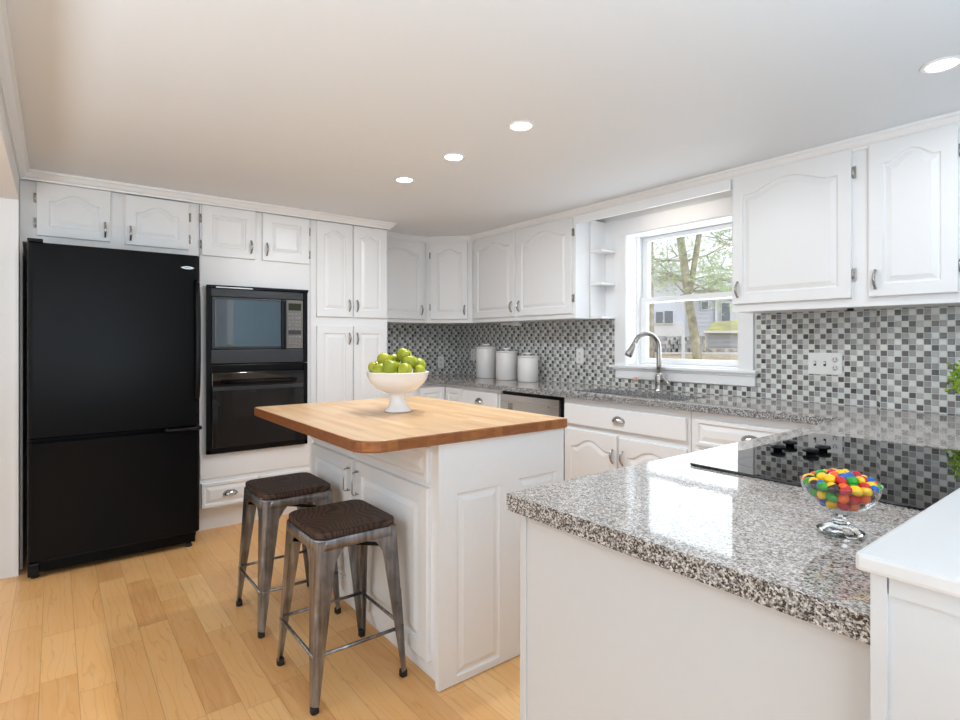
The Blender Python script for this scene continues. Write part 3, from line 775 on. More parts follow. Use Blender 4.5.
# ------------------------------------------------------------------ microwave and oven (built into the tower)
mw = thing('microwave_oven', 'black built-in microwave oven with a grey-blue window above the wall oven', 'microwave', (.668, -2.517, 0), R90)
w = .655
m = MB().box(0.002, w-.002, .0, .40, 1.102, 1.606).box(-.006, .022, -.02, .0, 1.100, 1.612, 0, .003).box(w-.018, w+.008, -.02, .0, 1.100, 1.612, 0, .003)
m.box(-.006, w+.012, -.026, .0, 1.598, 1.618, 0, .004).box(.022, w-.018, -.012, .0, 1.102, 1.195, 0, .002)
m.build('housing', 'black_plain', mw)
m = MB().box(.024, w-.02, -.012, -.001, 1.545, 1.597, 0, .003)
for i in range(4): m.box(.035, w-.04, -.0145, -.012, 1.553+i*.010, 1.558+i*.010)
m.build('vent_grille', 'mw_grey', mw)
md = MB().box(.026, w-.165, -.024, -.001, 1.200, 1.540, 0, .004).build('door', 'mw_grey', mw)
MB().box(.045, w-.185, -.0262, -.0235, 1.215, 1.525, 0, .001).build('window', 'mw_glass', md)
MB().box(w-.182, w-.150, -.044, -.001, 1.200, 1.540, 0, .008).build('handle', 'black_plain', md)
kp = MB().box(w-.145, w-.026, -.020, -.001, 1.200, 1.540, 0, .003).build('control_panel', 'key_panel', mw)
MB().box(w-.130, w-.040, -.0215, -.0195, 1.468, 1.518).build('display', 'display', kp)
m = MB()
for r_ in range(9):
    for c_ in range(4):
        z = 1.445-r_*.027
        if r_ == 5: continue
        m.box(w-.132+c_*.0245, w-.132+c_*.0245+.016, -.0212, -.0195, z-.006, z+.003)
m.build('button', 'silver', kp)
MB().box(w-.130, w-.040, -.0213, -.0195, 1.298, 1.328).build('label_strip', 'slot', kp)
MB().box(.024, w-.02, -.014, -.001, 1.104, 1.193, 0, .003).build('lower_panel', 'mw_grey', mw)
MB().box(.05, .28, -.0275, -.0262, 1.600, 1.608).build('label_strip', 'steel', mw)

ov = thing('wall_oven', 'black built-in wall oven below the microwave', 'oven', (.668, -2.517, 0), R90)
MB().box(0.002, w-.002, .0, .55, .520, 1.098).box(-.006, .022, -.02, .0, .517, 1.098, 0, .003).box(w-.018, w+.008, -.02, .0, .517, 1.098, 0, .003).box(-.006, w+.008, -.02, 0, .514, .545, 0, .003).build('housing', 'black_plain', ov)
m = MB().box(.024, w-.02, -.014, -.001, 1.050, 1.096, 0, .003)
for i in range(3): m.box(.05, w-.05, -.016, -.014, 1.060+i*.011, 1.065+i*.011)
m.build('vent_grille', 'black_plain', ov)
od = MB().box(.024, w-.02, -.030, -.001, .550, 1.045, 0, .005).build('door', 'black_glass', ov)
MB().box(.15, w-.13, -.0315, -.0295, .74, .915, 0, .001).build('window', 'oven_window', od)
MB().box(.03, w-.03, -.034, -.029, .925, .950, 0, .002).build('trim_strip', 'mw_grey', od)
m = MB().tube([(.09, -.07, .985), (w-.09, -.07, .985)], .011, 12).tube([(.11, -.03, .985), (.11, -.07, .985)], .009, 8).tube([(w-.11, -.03, .985), (w-.11, -.07, .985)], .009, 8)
m.build('handle', 'black_plain', od)

# ------------------------------------------------------------------ island
IX0, IX1, IYF, IYB, IT = 1.725, 2.925, -2.212, -1.585, .925
isl = thing('island_cabinet', 'white kitchen island base with raised-panel doors under the butcher block', 'kitchen island', (IX0, IYF, 0))
L = IX1-IX0; Dp = IYB-IYF
MB().box(0, L-.022, 0.02, Dp, .0, IT-.041, 0, .002).box(0, L-.022, 0, .02, .03, IT-.041, 0, .002).build('body', 'paint_cool', isl)
x1 = 2.868-IX0; x0 = 2.272-IX0; xa = 2.240-IX0
for a_, b_, hs in ((.015, xa, 'l'), (x0, x1, 'r')):
    d = door_slab(b_-a_, .715-.085, 'square', fr=.06).build('door', 'paint_cool', isl); d.location = (a_, 0, .085)
    put('handle', BAIL, d, None, ((b_-a_)-.028 if hs == 'l' else .030, -.02, .535))
    d = door_slab(b_-a_, .865-.735, 'square', fr=.022).build('drawer', 'paint_cool', isl); d.location = (a_, 0, .735)
# end panel with raised fields, facing the peninsula
ep = MB(); w_ = Dp+.012
fields = [(.078, .283, .03, .695), (.382, .592, .03, .705)]
def ep_build():
    m = MB(); T = .022
    # board split into strips around the fields
    xs = [0, .078, .283, .382, .592, w_]
    for i in range(5):
        if i in (1, 3):
            z1_ = fields[0][3] if i == 1 else fields[1][3]
            m.box(xs[i], xs[i+1], -T, 0, .004, .03).box(xs[i], xs[i+1], -T, 0, z1_, IT-.041)
            # sunk moulding and raised field
            a, b, c, d_ = xs[i], xs[i+1], .03, z1_
            rings = [(0, -T), (.005, -T+.005), (.011, -T+.006), (.014, -T+.006), (.03, -T+.001), (.033, -T)]
            vs = []
            for q, y in rings: vs += [(a+q, y, c+q), (b-q, y, c+q), (b-q, y, d_-q), (a+q, y, d_-q)]
            fs = []
            for r_ in range(len(rings)-1):
                for e in range(4): g2 = (e+1) % 4; fs.append((r_*4+e, r_*4+g2, r_*4+4+g2, r_*4+4+e))
            fs.append(tuple(range(len(vs)-4, len(vs)))); m.add(vs, fs)
        else:
            m.box(xs[i], xs[i+1], -T, 0, .004, IT-.041)
    return m
e_ = ep_build().build('end_panel', 'paint_cool', isl); e_.location = (L-.022, -.006, 0); e_.rotation_euler = (0, 0, R90)
it = MB().prism(rrect(1.735, 2.945, -2.525, -1.575, .08, 8, (.03, .085, .006, .03)), IT-.040, IT, 0, 1, r=.004)
tag(it.build('butcher_block_top', ['butcher', 'butcher_edge']), 'maple butcher block island top with rounded corners', 'countertop')

# ------------------------------------------------------------------ stools
def make_stool(label, x, y, dz=0):
    t = thing('bar_stool', label, 'stool', (x, y, 0), 0, 'metal stools at the island')
    HT, HB, ZT = .147, .188, .562
    seat = MB(); ol = rrect(-.164, .164, -.156, .156, .045, 6)
    n = len(ol); rings = [(.004, .568), (.0, .571), (0, .585), (.0015, .589), (.005, .5915), (.05, .590), (.10, .588)]; vs = []
    for d, z in rings: vs += [(px*(1-d/.16), py*(1-d/.15), z) for px, py in ol]
    fs = [(r*n+i, r*n+(i+1) % n, (r+1)*n+(i+1) % n, (r+1)*n+i) for r in range(len(rings)-1) for i in range(n)]
    fs += [tuple(reversed(range(n))), tuple((len(rings)-1)*n+i for i in range(n))]
    seat.add(vs, fs, 0); seat.build('seat', 'seat', t)
    # skirt
    sk_ = MB(); rings = [(.154, .5675), (.160, .564), (.1615, .550), (.164, .530), (.161, .530), (.158, .550), (.153, .561)]
    vs = []; 
    for r_, z in rings: vs += [(px*r_/.16, py*r_/.153, z) for px, py in rrect(-.16, .16, -.153, .153, .045, 6)]
    k = len(rings); fs = [(r*n+i, r*n+(i+1) % n, ((r+1) % k)*n+(i+1) % n, ((r+1) % k)*n+i) for r in range(k) for i in range(n)]
    sk_.add(vs, fs, 0, True); sk_.build('seat_frame', 'gunmetal', t)
    # legs: folded corner plates that taper, with a flare at the top
    zs = [.562, .540, .515, .48, .42, .30, .18, .08, .022]
    for sx in (-1, 1):
        for sy in (-1, 1):
            lg = MB(); vs = []; K = None
            for z in zs:
                f = (ZT-z)/ZT; c = HT+.012+(HB-HT-.012)*f; wd = .022+.054*(z/ZT)+.055*max(0, (z-.48)/.075)**1.5; th = .0035; r = .016
                sec = [(wd, 0)]+[(r-r*math.sin(a), r-r*math.cos(a)) for a in [PI/2*i/4 for i in range(5)]]+[(0, wd)]
                inn = [(th, wd)]+[(r-(r-th)*math.cos(a), r-(r-th)*math.sin(a)) for a in [PI/2*i/4 for i in range(5)]]+[(wd, th)]
                ring = sec+inn; K = len(ring)
                for a_, b_ in ring: vs.append((sx*(c-a_), sy*(c*.985-b_), z))
            m_ = len(zs); fs = [(r_*K+q, r_*K+(q+1) % K, (r_+1)*K+(q+1) % K, (r_+1)*K+q) for r_ in range(m_-1) for q in range(K)]
            fs += [tuple(range(K)), tuple((m_-1)*K+q for q in range(K))]
            lg.add(vs, fs, 0)
            # pressed rib along the outer corner
            def pc(z, o): f = (ZT-z)/ZT; c = HT+.012+(HB-HT-.012)*f-.004+o; return (sx*c, sy*c*.985, z)
            lg.tube([pc(.335, -.006), pc(.325, -.002), pc(.13, -.002), pc(.12, -.006)], .004, 6)
            lo = lg.build('leg', 'gunmetal', t)
            MB().prism(rrect(sx*(HB-.014)-.0135, sx*(HB-.014)+.0135, sy*(HB*.985-.014)-.0135, sy*(HB*.985-.014)+.0135, .009, 4), 0, .026, r=.003).build('rubber_foot', 'rubber', lo)
    z = .185; q = HT+(HB-HT)*(ZT-z)/ZT-.002
    for a_ in range(4):
        m = MB(); rot = Matrix.Rotation(a_*PI/2, 4, 'Z')
        m.tube([(-q+.006, -q, z), (q-.006, -q, z)], .0065, 8); m.xf(rot)
        m.build('stretcher', 'gunmetal', t)
    q = HT-.002
    m = MB().box(-.006, .006, -q*1.35, q*1.35, .492, .502); m.xf(Matrix.Rotation(PI/4, 4, 'Z')); m.build('brace', 'black_plain', t)
    m = MB().box(-.006, .006, -q*1.35, q*1.35, .482, .492); m.xf(Matrix.Rotation(-PI/4, 4, 'Z')); m.build('brace', 'black_plain', t)
    return t
make_stool('gunmetal stool with a dark wood seat, the one nearer the camera', 2.586, -2.438)
make_stool('gunmetal stool with a dark wood seat, the one nearer the oven', 1.990, -2.438)

# ------------------------------------------------------------------ fruit bowl
BX, BY = 2.316, -2.038
bw = MB().lathe([(0, .004), (.058, .0), (.066, .004), (.060, .010), (.046, .022), (.037, .045), (.034, .070), (.037, .082), (.060, .090), (.095, .108), (.122, .132), (.137, .157), (.143, .180), (.146, .1835), (.1415, .185),
                 (.135, .160), (.119, .137), (.092, .115), (.058, .098), (0, .092)], (0, 0, 0), 56)
bo = bw.build('fruit_bowl', 'ceramic'); bo.location = (BX, BY, IT+.0005)
tag(bo, 'white footed ceramic bowl of green apples on the butcher block', 'bowl')
Fv = Vector((-math.cos(A), math.sin(A), 0)); Rv = Vector((math.sin(A), math.cos(A), 0))
def pix(u, v, d): return CAM+Fv*d+Rv*((u-471.26)/549.3*d)+Vector((0, 0, 1))*((341.28-v)/549.3*d)
dB = (Vector((BX, BY, 0))-CAM).dot(Fv)
def apple_mesh():
    m = MB(); pr = []
    for i in range(17):
        a = PI*i/16; r = math.sin(a)**.85*.0345 if 0 < i < 16 else 0
        z = -.033*math.cos(a); dip = .010*math.exp(-(r/.010)**2)
        z = z-dip if z > 0 else z+dip*.7
        pr.append((r*(1+.05*math.cos(a)*-1), z))
    m.lathe(pr, (0, 0, 0), 24); return m.mesh('apple', 'apple')
AP = apple_mesh(); ST = MB().tube([(0, 0, .018), (.001, .001, .028), (.004, .002, .042)], [.0016, .0014, .002], 6).mesh('stem', 'stem')
apples = [(373.5, 367.5, .03, .9, 'small green apple at the far left rim of the bowl'),
          (380.0, 370.0, -.055, .95, 'yellow-green apple low at the left front of the bowl'),
          (384.5, 359.5, .02, 1.0, 'green apple high on the left of the pile'),
          (393.5, 360.5, .055, .95, 'green apple behind, between the left one and the topmost one'),
          (404.0, 355.5, .035, 1.08, 'topmost green apple of the pile in the bowl'),
          (390.3, 367.0, -.065, 1.08, 'large round green apple at the front centre-left of the pile'),
          (410.0, 362.5, -.020, 1.05, 'upright green apple just right of the pile centre'),
          (404.8, 370.0, -.082, .97, 'green apple low at the front, right of the large front one'),
          (419.5, 365.0, .045, .95, 'green apple at the right rim, just above the lowest right one'),
          (419.0, 371.0, -.035, .90, 'lowest green apple at the right rim of the bowl'),
          (398.5, 368.0, .01, 1.0, 'green apple in the middle of the pile, mostly hidden')]
pos_ = [pix(u, v, dB+dd) for u, v, dd, sc, lb in apples]; rad_ = [.0335*a[3] for a in apples]
for it_ in range(120):                       # settle the apples so that none sinks into another
    for a_ in range(len(pos_)):
        for b_ in range(a_+1, len(pos_)):
            d_ = pos_[b_]-pos_[a_]; gap = rad_[a_]+rad_[b_]-d_.length
            if gap > 0:
                q = d_.normalized(); f_ = q.dot(Fv); sg = 1 if f_ >= 0 else -1
                push = Fv*sg*gap*.5+q*gap*.12
                pos_[b_] += push*.5; pos_[a_] -= push*.5
    for a_ in range(len(pos_)):
        h_ = Vector((pos_[a_].x-BX, pos_[a_].y-BY)); lim = .117
        if h_.length > lim: h_ = h_.normalized()*lim; pos_[a_].x, pos_[a_].y = BX+h_.x, BY+h_.y
for i, (u, v, dd, sc, lb) in enumerate(apples):
    o = put('apple', AP); o.location = pos_[i]; o.scale = (sc*.98, sc*.98, sc*.94)
    o.rotation_euler = (random.uniform(-.6, .6), random.uniform(-.6, .6), random.uniform(0, 6))
    if i in (8, 9): o.rotation_euler = (1.1, 0, -.2)
    tag(o, lb, 'apple', 'green apples in the bowl')
    put('stem', ST, o)

# ------------------------------------------------------------------ canisters
def canister(label, x, y, r, h, kind):
    t = thing('canister', label, 'canister', (x, y, CT), 0, 'white canisters on the back counter')
    MB().lathe([(0, .001), (r-.004, .001), (r, .006), (r, h-.020), (r-.002, h-.016), (r-.006, h-.016), (r-.006, .01), (0, .01)], (0, 0, 0), 40).build('jar', 'canister', t)
    l = MB().lathe([(0, h-.018), (r-.008, h-.018), (r-.008, h-.015), (r+.002, h-.0145), (r+.003, h-.004), (r-.006, h), (.02, h+.004), (0, h+.004)], (0, 0, 0), 40).build('lid', 'canister', t)
    MB().lathe([(.012, h+.002), (.014, h+.010), (.034, h+.014), (.036, h+.024), (.030, h+.027), (0, h+.027)], (0, 0, 0), 24).build('knob', 'canister', l)
def along(u, y): k = (u-471.26)/549.3; t_ = (y-CAM.y)/(Fv.y+Rv.y*k); return CAM.x+t_*(Fv.x+Rv.x*k)
canister('tallest of the three white lidded canisters, nearest the corner', along(486, -.14), -.140, .094, .285, 0)
canister('middle-sized white lidded canister between the other two', along(506.5, -.15), -.150, .094, .250, 1)
canister('shortest of the three white lidded canisters, nearest the window', along(528, -.165), -.165, .087, .215, 2)

# outlets and switches
def outlet(name, label, cat, loc, rz, w, kind, group=None):
    t = thing(name, label, cat, loc, rz, group)
    MB().box(-w/2, w/2, -.005, 0, -.058, .058, 0, .003).build('cover_plate', 'plastic_white', t)
    for x, k in kind:
        if k == 'switch':
            MB().box(x-.006, x+.006, -.0065, -.004, -.013, .013).build('switch_slot', 'slot', t)
            MB().box(x-.004, x+.004, -.014, -.005, -.002, .010, 0, .001).build('toggle', 'plastic_white', t)
        else:
            m = MB()
            for zz in (-.022, .022):
                MBm = m.lathe([(.015, -.0), (.015, .0065), (0, .0066)], (x, 0, zz), 16, 0, 'y')
            m.build('socket', 'plastic_white', t)
            m = MB()
            for zz in (-.022, .022):
                for q in (-.006, .006): m.box(x+q-.0014, x+q+.0014, -.0076, -.0064, zz-.001, zz+.008)
                m.box(x-.0025, x+.0025, -.0076, -.0064, zz-.010, zz-.006)
            m.build('socket_slot', 'slot', t)
    return t
outlet('switch_plate', 'triple white wall plate with two toggles and one outlet', 'switch', (3.347, -.0065, 1.130), 0, .165, ((-.048, 'switch'), (0, 'switch'), (.048, 'sock')))
outlet('wall_outlet', 'white outlet on the tile just left of the window', 'outlet', (1.620, -.0065, 1.134), 0, .074, ((0, 'sock'),))
outlet('wall_outlet', 'white outlet on the tile partly behind the tallest canister', 'outlet', (.235, -.0065, 1.118), 0, .074, ((0, 'sock'),))
outlet('wall_outlet', 'white outlet on the side wall tile behind the fruit bowl', 'outlet', (.0065, -.240, 1.043), R90, .074, ((0, 'sock'),))
ul = thing('cabinet_light', 'small white light fixed under the wall cabinet behind the canisters', 'light', (.93, -.06, ZB))
MB().lathe([(.0, -.030), (.045, -.028), (.05, -.020), (.05, 0)], (0, 0, 0), 20).build('housing', 'plastic_white', ul)
MB().box(-.20, -.06, -.015, .015, -.018, 0, 0, .003).build('bar', 'plastic_white', ul)
cp = MB().box(-.012, .012, -.010, .010, -.014, 0, 0, .003).build('cord_clip', 'black_plain'); cp.location = (3.545, -.25, ZB-.006)
tag(cp, 'small black cord clip under the right wall cabinet', 'clip')

# ------------------------------------------------------------------ candy dish
DX, DY = 4.1735, -2.2095
cdh = thing('candy_dish', 'clear footed glass dish of coloured sweets beside the cooktop', 'dish', (DX, DY, CT+.0005)); DS = .85; DZ = 1.04; cdh.scale = (DS, DS, DZ)
MB().lathe([(0, .034), (.018, .036), (.040, .042), (.058, .055), (.068, .071), (.0715, .084), (.0722, .0855), (.0700, .0855), (.066, .073), (.056, .0585), (.038, .0465), (.016, .041), (0, .040)], (0, 0, 0), 48).build('bowl', 'dish', cdh)
MB().lathe([(0, .0005), (.040, .0005), (.0425, .003), (.041, .007), (.026, .012), (.015, .015), (.019, .019), (.0145, .022), (.0175, .026), (.013, .029), (.020, .034), (0, .034)], (0, 0, 0), 8, ph=.3, smooth=False).build('foot', 'thick', cdh)
cm = {}
for c_ in ('red', 'orange', 'yellow', 'green', 'blue', 'brown'):
    pr = [(math.sin(PI*i/10)*.0082 if 0 < i < 10 else 0, -.0104*math.cos(PI*i/10)) for i in range(11)]
    m = MB().lathe(pr, (0, 0, 0), 14, ax='x'); cm[c_] = m.mesh('candy', 'candy_'+c_)
rc = random.Random(11); spots = []
def inner_r(z):   # radius of the bowl's inside at height z above the counter
    tb_ = [(.040, .0), (.041, .016), (.0465, .038), (.0585, .056), (.073, .066), (.0855, .070)]
    for (a, ra), (b, rb) in zip(tb_, tb_[1:]):
        if a <= z <= b: return ra+(rb-ra)*(z-a)/(b-a)
    return .070
for z, n_in in ((.0525, 0), (.0675, 0), (.083, 0), (.0975, 1)):
    R_ = (inner_r(z-.003)-.0105) if z < .09 else .053
    rr = R_; k = 0
    while rr > -.004:
        cnt = max(1, int(2*PI*max(rr, 0)/.0190)) if rr > .008 else 1
        ph = rc.uniform(0, 6)
        for i in range(cnt):
            a = ph+2*PI*i/cnt
            dz = -.0 if z < .09 else -.010*(rr/.05)**2+rc.uniform(-.002, .002)
            spots.append((rr*math.cos(a) if rr > .004 else 0, rr*math.sin(a) if rr > .004 else 0, z+dz))
        rr -= .0185; k += 1
# keep the sweets that can be seen: the outer shell and the top
vis = [s for s in spots if s[2] > .078 or math.hypot(s[0], s[1]) > inner_r(s[2]-.003)-.022]
seq = ['red', 'yellow', 'green', 'orange', 'yellow', 'green', 'red', 'brown', 'yellow', 'green', 'orange', 'blue', 'yellow']
word = dict(brown='dark brown')
for i, (x, y, z) in enumerate(vis):
    c_ = rc.choice(seq)
    o = put('candy', cm[c_]); o.location = (DX+x*DS, DY+y*DS, CT+z*DZ); o.rotation_euler = (rc.uniform(-.4, .4), rc.uniform(-.5, .5), rc.uniform(0, PI))
    tag(o, '%s sugar-coated sweet in the clear footed glass dish' % word.get(c_, c_), 'candy', 'coloured sweets in the glass dish')

# ------------------------------------------------------------------ plant
pt = thing('potted_plant', 'bright green leafy plant on the counter at the right edge', 'plant', (4.045, -.300, CT))
MB().lathe([(0, .0), (.045, 0), (.06, .085), (.064, .09), (.056, .09), (.05, .07), (0, .07)], (0, 0, 0), 28).build('pot', 'ceramic', pt)
MB().tube([(0, 0, .05), (0, 0, .16)], .006, 6).build('stem', 'stem', pt)
lf = MB(); rl = random.Random(3)
for i in range(900):
    a = rl.uniform(0, 2*PI); b = math.acos(rl.uniform(-1, 1)); r_ = .128*rl.uniform(.45, 1)**.5*(1+.12*rl.uniform(-1, 1))
    c = Vector((r_*math.sin(b)*math.cos(a), r_*math.sin(b)*math.sin(a), .185+r_*.85*math.cos(b)))
    if c.z < .09: continue
    d1_ = Vector((rl.gauss(0, 1), rl.gauss(0, 1), rl.gauss(.3, 1))).normalized(); d2 = d1_.cross(Vector((rl.gauss(0, 1), rl.gauss(0, 1), rl.gauss(0, 1)))).normalized()
    n_ = d1_.cross(d2)*.003; l_, w2 = .020, .008
    lf.add([c, c+d1_*l_*.5+d2*w2+n_, c+d1_*l_, c+d1_*l_*.5-d2*w2+n_], [(0, 1, 2, 3)])
lf.build('foliage', 'leaf', pt)

# ------------------------------------------------------------------ ceiling lights
DL = [(2.773, -1.685, 'brightest of the row of three recessed lights, nearest the camera'), (2.267, -1.685, 'middle light of the row of three recessed lights'),
      (1.772, -1.685, 'farthest light of the row of three recessed lights'), (4.03, -.905, 'recessed ceiling light in the upper right corner')]
DL[0] = (2.773, -1.685, 'recessed light of the row of three, the one nearest the camera')
for x, y, lb in DL:
    t = thing('recessed_light', lb, 'ceiling light', (x, y, ZC), 0, 'recessed ceiling lights')
    MB().lathe([(.044, -.001), (.046, -.005), (.056, -.006), (.060, -.003), (.060, -.0005), (.044, -.0005)], (0, 0, 0), 40).build('trim_ring', 'trimw', t)
    MB().lathe([(0, -.0035), (.044, -.0035), (.044, -.0012), (0, -.0012)], (0, 0, 0), 32, smooth=False).build('lens', 'lens', t)
    l = bpy.data.lights.new('lamp', 'AREA'); l.shape = 'DISK'; l.size = .085; l.energy = 7.5 if x < 4 else 3.2; l.color = (.88, .94, 1)
    lo = bpy.data.objects.new('lamp', l); COL.objects.link(lo); lo.parent = t; lo.location = (0, 0, -.012)

# ------------------------------------------------------------------ outdoors, seen through the sink window
def gz(d): return .75+max(0, d-6)*.035     # the yard climbs gently away from the house
gm = MB(); gv = []
O0 = pix(692, 341.28, 0)
ds = [4.0, 8, 14, 22, 34, 60]
for d in ds:
    for s_ in (-1, 1):
        p = CAM+Fv*d+Rv*(s_*(6+d)+d*.4); gv.append((p.x, max(p.y, .3), gz(d) if d > 4 else .2))
gm.add(gv, [(2*i, 2*i+1, 2*i+3, 2*i+2) for i in range(len(ds)-1)])
o = gm.build('ground', 'leaves_ground'); o['kind'] = 'structure'
def basis(d, u): return pix(u, 341.28, d)
def ext_box(mb, u0, u1, v0, v1, d, th, mi=0, z0=None):
    """upright block facing the house at distance d with the corners seen at those bearings"""
    a = pix(u0, v1, d); b = pix(u1, v0, d); zb = a.z if z0 is None else z0
    c0 = Vector((a.x, a.y, 0)); c1 = Vector((b.x, b.y, 0)); back = ((a-CAM).to_2d().normalized()*th).to_3d()
    vs = [(*c0.xy, zb), (*c1.xy, zb), (*c1.xy, b.z), (*c0.xy, b.z)]
    vs += [(p[0]+back.x, p[1]+back.y, p[2]) for p in vs]
    mb.add(vs, [(0, 1, 2, 3), (7, 6, 5, 4), (0, 4, 5, 1), (1, 5, 6, 2), (2, 6, 7, 3), (3, 7, 4, 0)], mi)
# neighbour's house
hs = thing('neighbour_house', 'pale blue clapboard house with white trim beyond the garden', 'house', tuple(pix(690, 341.28, 26).xy)+(0,))
def hpart(name, fn, mats, par=None):
    m = MB(); fn(m)
    m.xf(Matrix.Translation(-hs.location)); return m.build(name, mats, par or hs)
def hw1(m):
    ext_box(m, 630, 684, 276, 330, 25, 6, z0=.3); ext_box(m, 684, 760, 290, 330, 27, 7, z0=.3)
    for i in range(9): ext_box(m, 684, 760, 292+i*4.2, 292.7+i*4.2, 26.97, .03)
hpart('wall', hw1, 'siding')
hpart('wall', lambda m: ext_box(m, 630, 684, 322, 333, 24.6, .4, z0=.3), 'siding_w')
def hr(m):
    for (u0, u1, v0, v1, d, th) in ((625, 690, 276, 274, 24.4, 7.2), (680, 768, 290, 252, 26.4, 8.2)):
        a = pix(u0, v0, d); b = pix(u1, v0, d); bk = ((a-CAM).to_2d().normalized()*th).to_3d(); c = a+bk*.5+Vector((0, 0, 1.0)); e = b+bk*.5+Vector((0, 0, 1.0)); f2 = a+bk; g2 = b+bk
        m.add([a, b, e, c, f2, g2], [(0, 1, 2, 3), (3, 2, 5, 4), (0, 4, 5, 1), (0, 3, 4), (1, 5, 2)])
hpart('roof', hr, 'roof_grey')
for u0, u1, v0, v1, d in ((656, 663, 312, 323, 24.5), (665, 673, 311, 323, 24.5), (702, 708, 301, 309, 26.9), (722, 730, 303, 322, 26.9)):
    wo = hpart('window', lambda m: ext_box(m, u0-1.2, u1+1.2, v0-1.2, v1+1.2, d, .08), 'siding_w')
    hpart('pane', lambda m: ext_box(m, u0, u1, v0, v1, d-.03, .04), 'win_dark', wo)
for u in (684, 716): hpart('corner_board', lambda m: ext_box(m, u-1, u+1.4, 291, 331, 26.85, .1), 'siding_w')
# shed
sd = thing('garden_shed', 'low grey shed with a mossy roof and white trim behind the stone wall', 'shed', tuple(pix(722, 341.28, 17).xy)+(0,))
def spart(name, fn, mats):
    m = MB(); fn(m); m.xf(Matrix.Translation(-sd.location)); return m.build(name, mats, sd)
spart('wall', lambda m: ext_box(m, 705, 752, 332, 352, 17, 3.2, z0=.6), 'siding_w')
def sdoor(m):
    for i in range(4): ext_box(m, 707.5, 748, 334+i*4.3, 338.1+i*4.3, 16.95, .06)
spart('door', sdoor, 'shed_door')
def sroof(m):
    a = pix(703.5, 332, 16.7); b = pix(756, 332, 16.7); c = pix(714, 322, 18.5); e = pix(752, 318.5, 18.5); bk = ((a-CAM).to_2d().normalized()*3.8).to_3d(); f2 = a+bk; g2 = b+bk
    m.add([a, b, e, c, f2, g2], [(0, 1, 2, 3), (3, 2, 5, 4), (0, 4, 5, 1), (0, 3, 4), (1, 5, 2)])
spart('roof', sroof, 'moss')
spart('fascia', lambda m: ext_box(m, 703.5, 756, 330.6, 333, 16.65, .1), 'trimw')
# stone wall
sw = MB(); rs_ = random.Random(5)
for r_ in range(7):
    u = 628.0
    while u < 775:
        w3 = rs_.uniform(2.0, 4.5); z0_ = .62+r_*.11; hh = rs_.uniform(.095, .115)
        if u > 703.5 and r_ > 3: break
        p0 = pix(u, 341, 14.2); p1 = pix(u+w3, 341, 14.2)
        j = rs_.uniform(-.08, .05); p0 = p0+Fv*j; p1 = p1+Fv*j
        bk = ((p0-CAM).to_2d().normalized()*.4).to_3d(); vs = [(*p0.xy, z0_), (*p1.xy, z0_), (*p1.xy, z0_+hh), (*p0.xy, z0_+hh)]
        vs += [(q[0]+bk.x, q[1]+bk.y, q[2]) for q in vs]
        sw.add(vs, [(0, 1, 2, 3), (7, 6, 5, 4), (0, 4, 5, 1), (1, 5, 6, 2), (2, 6, 7, 3), (3, 7, 4, 0)]); u += w3+.12
ext_box(sw, 628, 703, 337.0, 352, 14.3, .25, z0=.6); ext_box(sw, 703, 775, 351, 356, 14.3, .25, z0=.6)
tag(sw.build('stone_wall', 'stone'), 'low grey fieldstone wall across the garden', 'wall')
# fence
fn = thing('garden_fence', 'white garden fence post and rails in front of the stone wall', 'fence', tuple(pix(684, 341.28, 11).xy)+(0,))
def fpart(name, fu):
    m = MB(); fu(m); m.xf(Matrix.Translation(-fn.location)); return m.build(name, 'siding_w', fn)
fpart('post', lambda m: ext_box(m, 681.5, 685, 331, 362, 11, .1, z0=.4))
fpart('post', lambda m: ext_box(m, 756, 760, 331, 362, 11, .1, z0=.4))
fpart('rail', lambda m: ext_box(m, 636, 765, 352.3, 353.8, 11.02, .05))
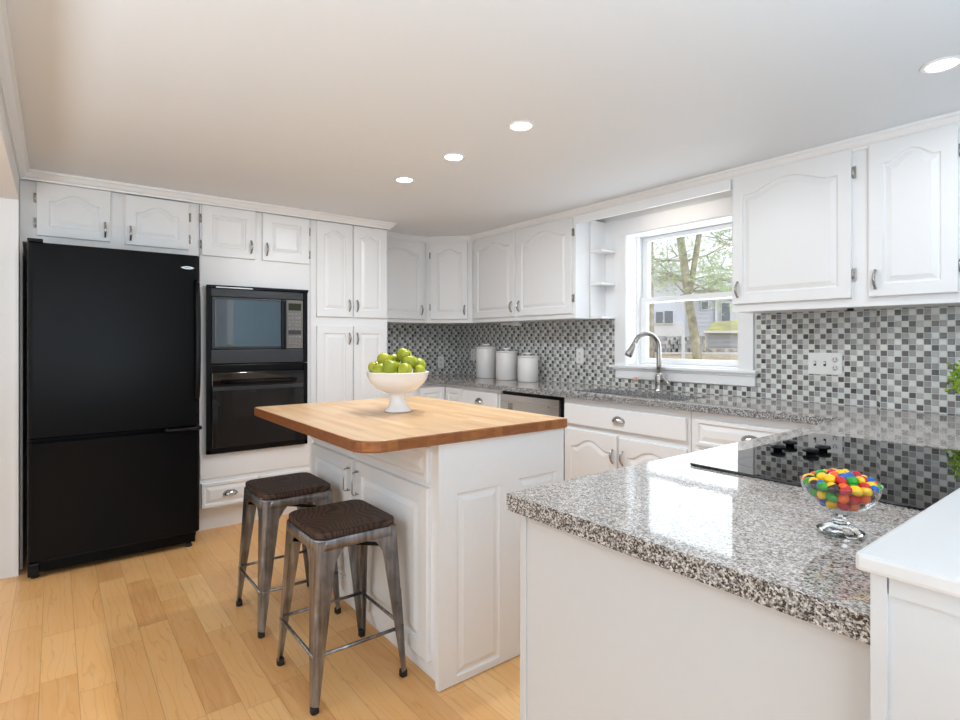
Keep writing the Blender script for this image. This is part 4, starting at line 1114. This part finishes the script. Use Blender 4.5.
# trees
def tree(name, label, u, d, v_lean, r, h, seed, needles, branches=16, fork=None):
    rt = random.Random(seed); base = pix(u, 341.28, d); g0 = gz(d)-.1
    t = thing(name, label, 'tree', (base.x, base.y, g0)); tr = MB(); tips = []
    def bend(p, dr_, L_, r0, n=7, wob=.12):
        pts = [Vector(p)]; dd = Vector(dr_).normalized(); rad = [r0]
        for i in range(n):
            dd = (dd+Vector((rt.uniform(-wob, wob), rt.uniform(-wob, wob), rt.uniform(-wob, wob)*.6))).normalized()
            pts.append(pts[-1]+dd*L_/n); rad.append(r0*(1-.85*(i+1)/n))
        return pts, rad
    lean = Rv*v_lean
    trunk, rad = bend((0, 0, 0), Vector((lean.x, lean.y, 1)), h, r, 10, .03); rad = [r*(1-.6*i/10) for i in range(11)]
    tr.tube(trunk, rad, 10)
    if fork is not None:
        t2, r2 = bend(trunk[fork], Vector((Rv.x*.16, Rv.y*.16, 1)), h*(1-fork/10), r*.7, 8, .03); tr.tube(t2, [r*.62*(1-.06*i) for i in range(9)], 8); trunk2 = t2
    for i in range(branches):
        k = 1.9+rt.random()*8.0; a = trunk[int(k)].lerp(trunk[min(10, int(k)+1)], k % 1)
        th = rt.uniform(0, 2*PI); L_ = rt.uniform(.8, 2.0)*(1.15-k/14)
        pts, rd = bend(a, (math.cos(th), math.sin(th), rt.uniform(-.15, .5)), L_, r*.20, 7, .25); tr.tube(pts, [max(.006, x) for x in rd], 6)
        for q in range(4):
            j = rt.randint(2, 7); p2, r2 = bend(pts[j], (math.cos(th+rt.uniform(-1, 1)), math.sin(th+rt.uniform(-1, 1)), rt.uniform(-.3, .5)), L_*.45, .012, 5, .3)
            tr.tube(p2, [max(.004, x) for x in r2], 5); tips.append(p2)
        tips.append(pts)
    tr.build('trunk', 'bark', t)
    if needles:
        fo = MB()
        for i in range(needles):
            b = rt.choice(tips); c = b[rt.randint(2, len(b)-1)]+Vector([rt.gauss(0, .16) for _ in range(3)])
            for q in range(5):
                d1_ = Vector((rt.gauss(0, 1), rt.gauss(0, 1), rt.gauss(.2, .8))).normalized()*.10; s2 = d1_.cross(Vector((rt.gauss(0, 1), rt.gauss(0, 1), 1))).normalized()*.006
                fo.add([c-s2, c+s2, c+d1_], [(0, 1, 2)])
        fo.build('foliage', 'pine', t)
tree('pine_tree', 'forked pine with pale needles in the middle of the window', 700, 8.0, -.10, .070, 5.6, 4, 7000, 64, 2)
tree('bare_tree', 'bare-branched tree at the left side of the window view', 650, 11.0, .0, .09, 8.0, 9, 900, 30)
tree('bare_tree', 'slim bare tree beyond the shed at the right of the window view', 752, 12.8, -.10, .09, 9.0, 21, 1500, 26)
